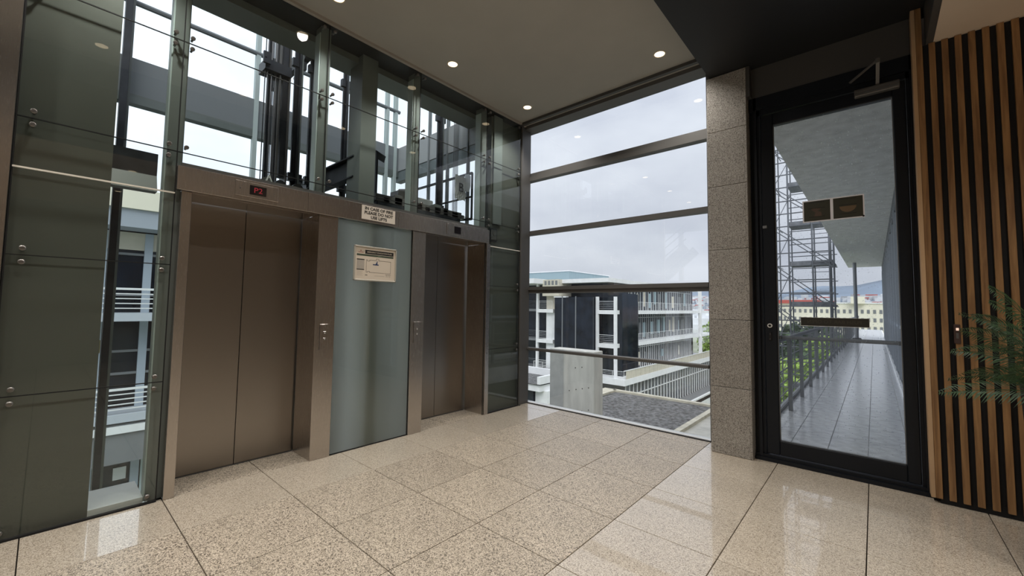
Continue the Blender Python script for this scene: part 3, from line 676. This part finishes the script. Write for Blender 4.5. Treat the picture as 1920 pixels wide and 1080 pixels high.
# ================================================================== DOOR SIGNS
def frame_rect(mb, x0, x1, z0, z1, w, ya, yb):
    mb.box(x0, x1, ya, yb, z1-w, z1); mb.box(x0, x1, ya, yb, z0, z0+w); mb.box(x0, x0+w, ya, yb, z0+w, z1-w); mb.box(x1-w, x1, ya, yb, z0+w, z1-w)
ds = empty('door_notice', (-.24, DY+.01, 2.11), 'pair of dark notices in one white border, stuck on the door glass', 'sign')
ya, yb = DY-.0065, DY-.0045
m = MB(); frame_rect(m, -.452, -.036, 2.118, 2.310, .009, ya, yb); m.box(-.258, -.238, ya, yb, 2.127, 2.301); m.build('border', mat('notice_border', (.8, .8, .86), .5), ds)
for x0, x1, k in ((-.443, -.258, 0), (-.238, -.045, 1)):
    p = B(x0, x1, ya+.0004, yb, 2.127, 2.301).build('notice_face', mat('notice_olive', (.045, .045, .032), .35), ds)
    br = mat('notice_brown', (.085, .055, .038), .5); c = (x0+x1)/2; y = ya-.0002
    for zz, w in ((2.285, .055), (2.235, .06), (2.16, .055)): B(c-w, c+w, y, ya+.0004, zz, zz+.004).build('print_line', M_INK, p)
    if k == 0: MB().prism([(c-.02, y, 2.165), (c+.035, y, 2.165), (c+.03, y, 2.20), (c+.005, y, 2.21), (c+.03, y, 2.23), (c-.03, y, 2.24), (c-.04, y, 2.225), (c-.01, y, 2.20)], (0, .0005, 0)).build('symbol', br, p)
    else:
        pts = [(c+.055*math.cos(a), y, 2.225+.05*math.sin(a)) for a in [math.pi+math.pi*i/12 for i in range(13)]]
        MB().prism(pts, (0, .0005, 0)).build('symbol', mat('notice_tan', (.15, .10, .055), .5), p)
pb = empty('push_bar_label', (-.26, DY, 1.22), 'black strip label with faint mirrored lettering across the door glass', 'label')
MB().box(-.487, -.033, DY-.0065, DY-.0045, 1.217, 1.287).build('strip', mat('strip_black', (.022, .02, .015), .4), pb)
text_mb('PUSH BAR TO OPEN', .040, mat('strip_brown', (.050, .042, .030), .5), 'lettering', (-.26, DY-.0068, 1.252), ROT_W, pb, .0002, mirror=True)
m = MB(); frame_rect(m, -.489, -.031, 1.2135, 1.289, .003, DY-.0064, DY-.0046); m.build('border', M_WHITE, pb)
MB().tube((-.044, DY-.012, 2.128), (-.044, DY-.006, 2.128), .007, 12).build('fixing_pin', M_MATTE, ds)

# access reader on the slat wall
ar = empty('access_reader', (.432, SY, 1.13), 'small dark door release switch mounted between the oak slats', 'switch')
MB().bbox(.417, .449, SY-.008, SY+.021, 1.13, 1.265, .003).build('housing', mat('reader_brown', (.06, .035, .03), .4), ar)
MB().box(.427, .441, SY-.0095, SY-.008, 1.222, 1.240).build('status_light', mat('reader_led', (.8, .6, .5), .4, emit=((1, .7, .55), .6)), ar)
MB().box(.427, .439, SY-.0095, SY-.008, 1.165, 1.205).build('keypad', M_TRIM, ar)

# ================================================================== PALM
def palm():
    px, py, top = .80, 3.52, .98
    t = empty('potted_palm', (px, py, 0), 'potted palm in a tall black planter in front of the slat wall', 'plant')
    p = MB(); w0, w1 = .155, .19
    a = [(px-w0, py-w0, 0), (px+w0, py-w0, 0), (px+w0, py+w0, 0), (px-w0, py+w0, 0)]; b = [(px-w1, py-w1, top), (px+w1, py-w1, top), (px+w1, py+w1, top), (px-w1, py+w1, top)]
    wi = w1-.015; c = [(px-wi, py-wi, top), (px+wi, py-wi, top), (px+wi, py+wi, top), (px-wi, py+wi, top)]; e = [(x, y, top-.05) for x, y, _ in c]
    p.quad(*a)
    for k in range(4):
        j = (k+1) % 4; p.quad(a[k], a[j], b[j], b[k]); p.quad(b[k], b[j], c[j], c[k]); p.quad(c[k], c[j], e[j], e[k])
    p.build('planter', M_BLACK, t); B(px-wi+.002, px+wi-.002, py-wi+.002, py+wi-.002, top-.08, top-.045).build('soil', mat('potting_soil', (.03, .02, .015), .95), t)
    rng = random.Random(3)
    specs = [(188, .52, .02, .12), (160, .40, .12, .08), (205, .36, .50, -.05), (172, .36, .46, .0), (140, .36, .30, .08), (180, .47, .17, .16), (168, .46, .30, .10), (196, .44, .38, .02), (150, .45, .45, -.02), (215, .42, .22, .14), (120, .45, .4, .0), (240, .42, .34, .05),
             (90, .42, .5, -.05), (270, .45, .3, .1), (60, .45, .35, .05), (20, .45, .4, .05), (330, .45, .35, .05), (0, .4, .5, 0), (185, .30, .55, -.1)]
    for az, ln_, rise, droop in specs:
        az = R(az+rng.uniform(-4, 4)); d = Vector((math.cos(az), math.sin(az), 0)); side = Vector((-d.y, d.x, 0))
        base = Vector((px, py, top-.06))+d*.02; roll = R(rng.choice((-1, 1))*rng.uniform(35, 75)); side = side*math.cos(roll)+Vector((0, 0, 1))*math.sin(roll)
        def P(s): return base+d*(ln_*s**1.05)+Vector((0, 0, 1))*(rise*1.5*s-(rise*.75+droop)*s*s+.06*s)
        fr = MB(); N = 38; prev = P(0)
        for k in range(1, N+1):
            q_ = P(k/N); fr.tube(prev, q_, .0035*(1-.7*k/N), 5, .0035*(1-.7*(k+1)/(N+1))); prev = q_
            if k > 6:
                s = k/N; L = .145*math.sin(math.pi*min(1, .22+.78*s))**.6*(1.05-s*.45); tang = (P(min(1, s+.02))-P(s-.02)).normalized()
                for sg in (-1, 1):
                    tip = q_+(side*sg*.72+tang*.75+Vector((0, 0, -.10+rng.uniform(-.10, .08)))).normalized()*L*rng.uniform(.85, 1.1)
                    mid = (q_+tip)/2+Vector((0, 0, .012)); wv = tang.cross(tip-q_).normalized().cross((tip-q_).normalized())*.0036
                    fr.quad(q_, mid+wv, tip, mid-wv)
        fr.build('frond', M_LEAF, t)
palm()

# ================================================================== OUTSIDE: WALKWAY
wk = empty('walkway', (-.3, 15, 0), kind='structure')
B(-1.02, .40, 4.52, 40, -.35, -.012).build('walkway_slab', M_CONCG, wk)
cx = [-.96, -.68, -.38, -.08, .22, .335]
k = 0; y = 4.53
tm = {}
far = MB()
while y < 39.8:
    for a, b in zip(cx, cx[1:]):
        if y < 20:
            key = round(b-a, 3)
            if key not in tm: tm[key] = MB().bbox(-(b-a)/2+.003, (b-a)/2-.003, .003, .597, -.012, 0, .002).mesh('paving_tile', M_WETTILE)
            inst(tm[key], 'paving_tile', ((a+b)/2, y, 0), wk)
        else: far.box(a+.003, b-.003, y+.003, y+.597, -.012, 0)
    y += .6
far.build('distant_paving', M_WETTILE, wk, kind='stuff')
for k in range(22): MB().bbox(.30, .345, 4.55+k*1.05, 5.55+k*1.05, 0, .055, .006).build('kerb_stone', M_BWHITE, wk)
B(-.97, 2.2, 4.62, 28, 3.62, 3.95).build('walkway_soffit', M_CONCG, kind='structure', base=False)
fb = empty('wall_facade', (.4, 16, 0), kind='structure')
B(.40, .9, 4.63, 28, -3, 3.62).build('facade_glazing', mat('corridor_glass', (.03, .04, .055), .04, spec=.5), fb)
k = 0; y = 4.9
fm = MB().box(-.075, 0, -.022, .022, 0, 3.3).mesh('facade_mullion', mat('facade_mullion_grey', (.48, .52, .57), .45))
while y < 28: inst(fm, 'facade_mullion', (.40, y, .02), fb); y += 1.5
MB().box(.34, .40, 4.63, 28, 3.28, 3.62).build('facade_head', mat('facade_head_dark', (.05, .055, .06), .6), fb)
MB().box(.36, .40, 4.63, 28, 1.02, 1.08).build('facade_transom', mat('facade_mullion_grey', (.48, .52, .57), .45), fb)

rl = empty('balcony_railing', (-.88, 15, 0), 'grey steel walkway railing receding outside the black glazed door', 'railing')
MB().tube((-.88, 4.6, .975), (-.88, 39.5, .975), .028, 12).build('handrail', M_SCAF, rl)
pm = MB().box(-.022, .022, -.03, .03, 0, .95).mesh('post', M_GALV)
y = 5.55
while y < 39.5: inst(pm, 'post', (-.88, y, 0), rl); y += 1.165
for z in (.12, .27, .42, .57, .72): MB().tube((-.905, 4.6, z), (-.905, 39.5, z), .009, 6).build('rail', M_GALV, rl)
MB().box(-.99, -.96, 4.6, 39.5, -.02, .07).build('kick_plate', M_GALV, rl)

wp = empty('walkway_prop', (-.63, 25, 0), 'thick vertical prop standing far down the wet walkway', 'post')
MB().tube((-.64, 25, 0), (-.64, 25, 3.6), .07, 10).build('pole', M_GALV, wp)
for dy, dz in ((-1.6, 0), (-.8, 0), (0, 0)): MB().bbox(-.80, -.48, 24.9+dy, 25.1+dy, 0, .10, .03).build('foot_weight', M_MATTE, wp)

# ---- scaffold
sf = empty('scaffold', (-1.9, 19.6, -12), 'tall tube scaffold tower left of the walkway outside the door', 'scaffold')
X = [-2.92, -2.50, -1.74, -1.22, -1.09]; YF, YB = 19.0, 20.4
for x in X:
    MB().tube((x*.97, YF, -12), (x*.97, YF, 11), .03, 8).build('standard', M_SCAF, sf)
for x in X[:-1]:
    MB().tube((x*1.0, YB, -12), (x*1.0, YB, 11), .024, 8).build('standard', M_SCAF, sf)
LV = [-3.2, -1.6, -.05, 1.5, 3.05, 4.6, 6.15, 7.7, 9.25]
for i, z in enumerate(LV):
    for dz in (0, .50, 1.0):
        MB().tube((-2.95, YF, z+dz), (-1.03, YF, z+dz), .022, 6).build('ledger', M_SCAF, sf)
        MB().tube((-2.6, YB, z+dz), (-1.03, YB, z+dz), .017, 6).build('ledger', M_SCAF, sf)
    for x in (-2.83, -1.74, -1.06): MB().tube((x, YF-.1, z), (x, YB+.1, z), .017, 6).build('transom', M_SCAF, sf)
    if i in (1, 3, 4, 5, 6, 8):
        for k in range(4): MB().bbox(-2.45, -1.04, YF+.12+k*.28, YF+.37+k*.28, z+.02, z+.06, .006).build('board', M_PLANK, sf)
        MB().box(-2.45, -1.04, YF+.04, YF+.07, z+.02, z+.17).build('toe_board', M_PLANK, sf)
    if i < 8 and i > 1:
        for o_ in (0, .16): MB().bar((-2.85, YF-.05, z+1.55-o_), (-1.05, YF-.05, z-o_+.02), .03, .035).build('stair_stringer', M_SCAF, sf)
    MB().tube((-2.92, YF, z), (-2.5, YB, z+1.55), .015, 6).build('brace', M_SCAF, sf)
for k in range(20): MB().tube((-1.74, YF+.02, 1.7+k*.36), (-1.12, YF+.02, 1.7+k*.36), .012, 5).build('rung', M_SCAF, sf)

# ================================================================== OUTSIDE: NEAR ROOF
gr = empty('wall_lower_roof', (-6, 10, -2), kind='structure')
B(-7.83, -4.16, 4.75, 15.2, -2.3, -2.0).build('gravel_bed', M_GRAVEL, gr)
MB().box(-7.95, -7.83, 4.75, 15.35, -2.3, -1.93).build('coping', M_COPING, gr)
MB().box(-8.6, -7.95, 4.75, 15.8, -2.3, -2.02).build('coping', M_COPING, gr)
MB().box(-7.95, -3.9, 15.2, 15.42, -2.3, -1.93).build('coping', M_COPING, gr)
MB().box(-4.16, -4.0, 4.75, 15.2, -2.3, -1.93).build('coping', M_COPING, gr)
B(-4.0, -1.3, 4.75, 15.4, -2.3, -2.02).build('roof_paving', mat('wet_stone_roof', (.48, .46, .40), .5, noise=(2.2, .3), bump=(5, .2)), gr)
B(-8.6, -1.3, 4.80, 15.8, -14, -2.3).build('roof_base', M_BGREY, gr)
cwl = empty('concrete_wall', (-5.2, 8.2, -2), 'short upright slab of raw cast concrete on the gravel roof outside the window', 'concrete wall')
MB().bbox(-5.80, -4.62, 8.0, 8.38, -2.0, .37, .012).build('wall_body', M_CONC, cwl)
MB().box(-5.801, -5.42, 7.996, 8.0, -2.0, .36).build('shaded_strip', mat('shaded_cast_concrete', (.50, .50, .48), .85, noise=(5, .12)), cwl)  # left part of the front coloured darker as its shaded side
hm = MB().tube((0, -.004, 0), (0, .002, 0), .012, 10).mesh('tie_hole', M_MATTE)
for x, z in ((-5.10, -.02), (-4.93, .01), (-5.26, -.55), (-5.08, -.50), (-4.92, -.46), (-4.76, -.42), (-5.10, -1.00), (-4.93, -.95), (-4.76, -.90), (-5.26, -1.05)):
    inst(hm, 'tie_hole', (x, 7.999, z), cwl)

# ================================================================== OUTSIDE: OFFICE BUILDING ACROSS THE COURT
ob = empty('office_building', (-30, 46, -14), 'large white and dark glass office block across the court, seen through the big window', 'building')
FX, FY = -20.4, 40.0
B(-44, FX-1.4, FY+2.0, 68.5, -14, 4.2).build('glass_core', M_BGLASS, ob)
MB().box(-23.6, FX, FY+1.2, 45.2, -9.5, 2.9).build('corner_glazing', M_BGLASS, ob)
MB().box(-28.0, -22.95, FY-.6, FY+2.2, -4.2, 2.45).build('glass_bay', M_BGLASS, ob)
for x in (-26.9, -25.1): MB().box(x-.06, x+.06, FY-.66, FY-.6, -4.2, 2.55).build('bay_mullion', M_BGREY, ob)
MB().box(-28.1, -26.4, FY-.66, FY-.1, 2.42, 2.55).build('bay_coping', M_BWHITE, ob)
# roof
MB().prism([(-28.6, FY, 4.1), (-21.4, FY, 4.1), (-21.4, 71, 4.1), (-40, 71, 4.1), (-40, FY+2, 4.1), (-28.6, FY+2, 4.1)], (0, 0, .45)).build('roof', M_BWHITE, ob)
MB().box(-40, -29.7, FY-2.4, FY+3, 4.05, 4.62).build('roof', M_BWHITE, ob)
MB().box(-29.8, -27.4, FY-.6, FY+2, 2.6, 4.55).build('stair_tower', M_BBEIGE, ob)
for k in range(4): MB().box(-29.5+k*.52, -29.2+k*.52, FY-.62, FY-.58, 3.9, 4.4).build('vent_slot', M_BGREY, ob)
B(-38, -30.4, 46, 57, 4.5, 6.1).build('plant_room', M_TEAL, ob)
MB().box(-38.1, -30.3, 45.9, 57.1, 6.1, 6.2).build('plant_room_coping', M_BWHITE, ob)
# columns
for x, z1 in ((-30.95, 4.1), (-22.72, 2.5), (-20.57, 2.5)): MB().box(x-.14, x+.14, FY-.14, FY+.14, -6.6, z1).build('column', M_BWHITE, ob)
for y in (67.6,): MB().box(FX-.2, FX+.2, y-.25, y+.25, -6.6, 4.1).build('column', M_BWHITE, ob)
def railing(p0, p1, z, parent, h=.95, n=4, step=1.3, r=.022, m=None):
    p0, p1 = Vector(p0), Vector(p1); L = (p1-p0).length; mb = MB()
    for k in range(n+1): zz = z+h*(k+1)/(n+1); mb.bar((p0.x, p0.y, zz), (p1.x, p1.y, zz), r*(1.7 if k == n else .8), r*(1.7 if k == n else .8))
    c = max(1, int(L/step))
    for k in range(c+1): q = p0+(p1-p0)*k/c; mb.bar((q.x, q.y, z), (q.x, q.y, z+h), r*1.3, r*1.3)
    mb.build('railing', m or M_BWHITE, parent)
for zt in (1.05, -2.55, -6.0):
    h = .42
    if zt > -5:
        MB().box(-22.6, -20.7, FY-.1, FY+1.6, zt-h, zt).build('balcony_slab', M_BWHITE, ob)
        railing((-22.5, FY-.05), (-20.7, FY-.05), zt, ob)
        MB().box(FX-1.4, FX+.05, 45.2, 67.6, zt-h, zt).build('balcony_slab', M_BWHITE, ob)
        MB().box(FX-1.4, FX+.05, 67.6, 73, zt-h, zt).build('balcony_slab', M_BWHITE, ob)
        railing((FX, 45.3), (FX, 72.5), zt, ob, step=1.2)
    MB().box(-30.8, -28.45, FY-.3, FY+1.5, zt-h, zt).build('balcony_slab', M_BWHITE, ob)
    railing((-30.6, FY-.25), (-28.6, FY-.25), zt, ob)
    railing((-40, FY+.2), (-31.1, FY+.2), zt, ob, m=M_BGREY)
    MB().box(-40, -31.1, FY+.3, FY+2.1, zt-.3, zt).build('balcony_slab', M_BGREY, ob)
for z0, z1 in ((1.05, 4.1), (-2.55, .63), (-6.0, -2.97)):
    MB().box(-29.7, -28.3, FY+.1, FY+1.2, z0, z1).build('bay_wall', M_BBEIGE if z0 > 0 else M_BWHITE, ob)
# curtain wall mullions of the side facade, storey by storey
for z0, z1 in ((1.05, 4.1), (-2.55, .63), (-6.0, -2.97)):
    mb = MB(); y = 45.6
    while y < 67.4: mb.box(FX-1.4, FX-1.30, y-.035, y+.035, z0, z1); y += .62 if z0 < 1 else .8
    mb.box(FX-1.4, FX-1.3, 45.3, 67.4, z1-.5, z1-.42)
    mb.build('mullions', M_BWHITE if z0 < -5 else mat('mullion_silver', (.42, .44, .46), .5), ob, kind='stuff')
    rng = random.Random(int(z0*10)+50); y = 46
    while y < 66:
        w = rng.uniform(.5, 1.6); B(FX-1.39, FX-1.33, y, y+w*.55, z0+rng.uniform(.2, .9), z1-rng.uniform(.4, 1.2)).build('window_blind', (M_BBEIGE, M_BGREY, M_TEAL)[rng.randrange(3)], ob); y += w+rng.uniform(.3, 1.6)
# podium terrace
TX, TY = -19.2, 39.3
MB().prism([(-31, TY, -6.62), (TX, TY, -6.62), (TX, 78, -6.62), (FX-1.5, 78, -6.62), (FX-1.5, FY+2, -6.62), (-31, FY+2, -6.62)], (0, 0, .62)).build('terrace', M_BWHITE, ob)
railing((-31, TY+.08), (TX-.1, TY+.08), -6.0, ob, h=.8)
pg = MB(); y = TY+.5
while y < 76: pg.box(TX-.10, TX-.06, y, y+1.08, -5.98, -5.15); y += 1.16
pg.build('parapet_panels', M_BBEIGE, ob, kind='stuff')
MB().box(TX-.12, TX-.02, TY, 77, -5.15, -5.08).build('parapet_rail', M_BWHITE, ob)
B(-40, TX-.55, TY+1.0, 78, -14, -6.62).build('lower_glazing', M_BGLASS2, ob)
mb = MB(); y = TY+1.2
while y < 77: mb.box(TX-.56, TX-.46, y-.035, y+.035, -11, -6.62); y += .95
mb.box(TX-.56, TX-.46, TY+1.1, 77, -8.0, -7.9); mb.build('mullions', M_BWHITE, ob, kind='stuff')
B(-40, TX-.50, TY+.95, TY+1.02, -11, -6.62).build('lower_wall', mat('slate_cladding', (.09, .095, .10), .6, noise=(1, .2)), ob)
MB().box(TX-.5, -17.6, 46, 80, -11.0, -10.55).build('ramp_deck', M_BGREY, ob)
MB().box(-17.9, -17.6, 46, 80, -12.9, -10.35).build('ramp_parapet', M_BWHITE, ob)
for k in range(5): B(-18.2, -17.75, 50+k*5.6, 50.4+k*5.6, -14, -12.9).build('ramp_column', M_BWHITE, ob)

# small gatehouse and bush low on the left
gh = empty('canopy_block', (-23, 29, -14), 'small white canopy block low on the left of the big window', 'building')
B(-26, -20.3, 26.6, 30.6, -5.5, -5.0).build('canopy', M_BWHITE, gh); B(-26, -20.2, 26.5, 30.7, -4.98, -4.9).build('gravel_top', M_GRAVEL, gh)
MB().box(-20.5, -20.2, 26.5, 30.7, -5.0, -4.3).box(-26, -20.2, 30.4, 30.7, -5.0, -4.3).build('parapet', M_BWHITE, gh)
B(-26, -21.3, 27.0, 30.2, -14, -5.5).build('dark_glazing', M_BGLASS, gh); B(-21.2, -20.0, 27.2, 29.0, -14, -5.5).build('white_wall', M_BWHITE, gh)

def blob_tree(name, x, y, z0, h, r, m, lab, n=420, seed=1):
    rng = random.Random(seed); t = empty(name, (x, y, z0), lab, 'tree')
    tr = MB().tube((x, y, z0), (x, y, z0+h*.55), r*.07, 8, r*.04)
    for k in range(5):
        a = k*1.3; tr.tube((x, y, z0+h*.4), (x+math.cos(a)*r*.5, y+math.sin(a)*r*.5, z0+h*.75), r*.03, 6, r*.012)
    tr.build('trunk', mat('bark', (.10, .075, .05), .9), t)
    c = MB()
    for k in range(n):
        while True:
            p = Vector((rng.uniform(-1, 1), rng.uniform(-1, 1), rng.uniform(-1, 1)))
            if .35 < p.length < 1: break
        q = Vector((x+p.x*r, y+p.y*r, z0+h*.68+p.z*h*.36)); s = r*rng.uniform(.07, .14)
        u = Vector((rng.uniform(-1, 1), rng.uniform(-1, 1), rng.uniform(-1, 1))).normalized(); v = u.orthogonal().normalized(); w = u.cross(v)
        c.quad(q+v*s, q+w*s*.7, q-v*s, q-w*s*.7)
    c.build('crown', m, t)
blob_tree('bush', -18.6, 26.2, -14, 7.6, 1.5, M_TREE, 'bright green bush beside the white canopy block low in the window', 500, 5)
blob_tree('tree', -22.6, 84, -14, 13, 3.2, M_TREE, 'bright green tree behind the far end of the office block', 900, 6)
tx = [(-8.2, 48, 10, 3.5, M_TREE, 'nearest bright green tree below the walkway railing'), (-6.5, 58, 9.5, 4.5, M_TREE, 'broad green tree below the scaffold foot'),
      (-10.5, 66, 12, 4.5, M_TREED, 'dark green tree left beyond the scaffold'), (-5.0, 84, 11, 5, M_TREE, 'light green tree far below the walkway'), (-9.5, 100, 13, 6, M_TREED, 'dark tree in front of the cream building')]
for k, (x, y, h, r, m, lab) in enumerate(tx): blob_tree('tree', x, y, -14, h, r, m, lab, 1100, 11+k)

# ---- block behind the shaft
bb = empty('office_building', (-20, 3, -14), 'grey balcony building seen through the narrow clear strip left of the lifts', 'building')
BX = -18.0
B(BX-6, BX-1.2, -3, 9, -14, 4.3).build('glazing', M_BGLASS, bb)
MB().box(BX-6, BX, -3.4, 9.4, 4.35, 5.0).build('roof_fascia', M_YELL, bb)
MB().box(BX-6, BX-.1, -3.4, 9.4, 3.75, 4.35).build('roof_soffit', mat('fascia_blue_grey', (.38, .42, .48), .7), bb)
MB().box(BX-1.25, BX-1.15, -3, 9, 3.1, 3.7).build('spandrel', M_BBEIGE, bb)
for zt in (.95, -2.25):
    MB().box(BX-1.3, BX, -3.2, 9.2, zt-.26, zt).build('balcony_slab', mat('slab_blue_grey', (.52, .56, .62), .7), bb)
    railing((BX-.06, -3.1), (BX-.06, 9.1), zt, bb, h=.78, n=4, step=3.7, r=.04)
MB().box(BX-1.3, BX-.02, -3.2, 9.2, -2.85, -2.62).build('balcony_slab', M_BWHITE, bb)
for y in (1.20, 2.35, 5.0, 7.6): MB().box(BX-1.2, BX-1.1, y-.11, y+.11, -14, 3.7).build('window_frame', mat('frame_blue_grey', (.42, .48, .55), .5), bb)
for z in (2.95, 1.55, -.35, -1.1): MB().box(BX-1.2, BX-1.12, -3, 9, z-.04, z+.04).build('window_rail', M_BGREY, bb)
B(BX-1.3, BX-.1, -3.2, 9.2, -3.80, -2.85).build('grey_wall', M_BGREY, bb)
MB().box(BX-1.2, BX-.9, -3.2, 9.2, -5.5, -5.15).build('lower_sill', M_BWHITE, bb)
B(BX-1.18, BX-1.12, 1.82, 2.14, -4.62, -4.22).build('window_poster', M_WHITE, bb)
B(BX-1.18, BX-1.12, 2.50, 3.0, -6.3, -3.9).build('pale_shutter', M_POSTL, bb)

# ---- far: ground, cream building, town, hills
B(-900, 900, -60, 1400, -14.6, -14).build('ground', M_GROUND, kind='structure')
cb = empty('office_building', (-20, 205, -14), 'long cream building with a red roof far beyond the scaffold', 'building')
B(-34, 12, 200, 215, -14, 4.0).build('wall', M_YELL, cb); MB().box(-35, -16, 199, 216, 4.0, 5.4).build('roof', M_ROOFR, cb); MB().box(-34.3, 12.3, 199.7, 215.3, 4.0, 4.5).build('coping', M_BWHITE, cb)
w = MB()
for i in range(26):
    for jx in range(5): w.box(-33+i*1.72, -32.2+i*1.72, 199.9, 200, -12+jx*3.1, -10.6+jx*3.1)
w.build('windows', M_BGREY, cb, kind='stuff')
MB().box(-6.5, -2.5, 198, 201, 4.0, 6.6).build('roof_house', M_YELL, cb)

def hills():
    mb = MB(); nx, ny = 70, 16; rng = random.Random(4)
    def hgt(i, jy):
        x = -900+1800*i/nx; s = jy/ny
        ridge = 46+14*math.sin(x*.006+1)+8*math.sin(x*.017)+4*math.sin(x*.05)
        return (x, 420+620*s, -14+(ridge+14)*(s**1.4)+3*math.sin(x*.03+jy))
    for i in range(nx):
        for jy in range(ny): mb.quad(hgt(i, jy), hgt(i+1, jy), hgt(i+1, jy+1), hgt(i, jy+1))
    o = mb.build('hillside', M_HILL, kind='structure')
    t = MB(); r2 = MB()
    for k in range(2600):
        i = rng.uniform(8, nx*.62); s = rng.random()**1.3*.62*ny
        x, y, z = hgt(i, s); w_, d_, h_ = rng.uniform(4, 12), rng.uniform(4, 10), rng.uniform(3, 7)
        t.box(x, x+w_, y, y+d_, z-2, z+h_)
        if k % 5 == 0: r2.box(x-.3, x+w_+.3, y-.3, y+d_+.3, z+h_, z+h_+1.2)
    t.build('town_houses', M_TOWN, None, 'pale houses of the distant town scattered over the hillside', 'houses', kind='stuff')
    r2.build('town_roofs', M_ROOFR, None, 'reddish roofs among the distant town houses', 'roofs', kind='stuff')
hills()
# neighbouring low blocks of the valley floor
vb = MB(); rng = random.Random(9)
for k in range(420):
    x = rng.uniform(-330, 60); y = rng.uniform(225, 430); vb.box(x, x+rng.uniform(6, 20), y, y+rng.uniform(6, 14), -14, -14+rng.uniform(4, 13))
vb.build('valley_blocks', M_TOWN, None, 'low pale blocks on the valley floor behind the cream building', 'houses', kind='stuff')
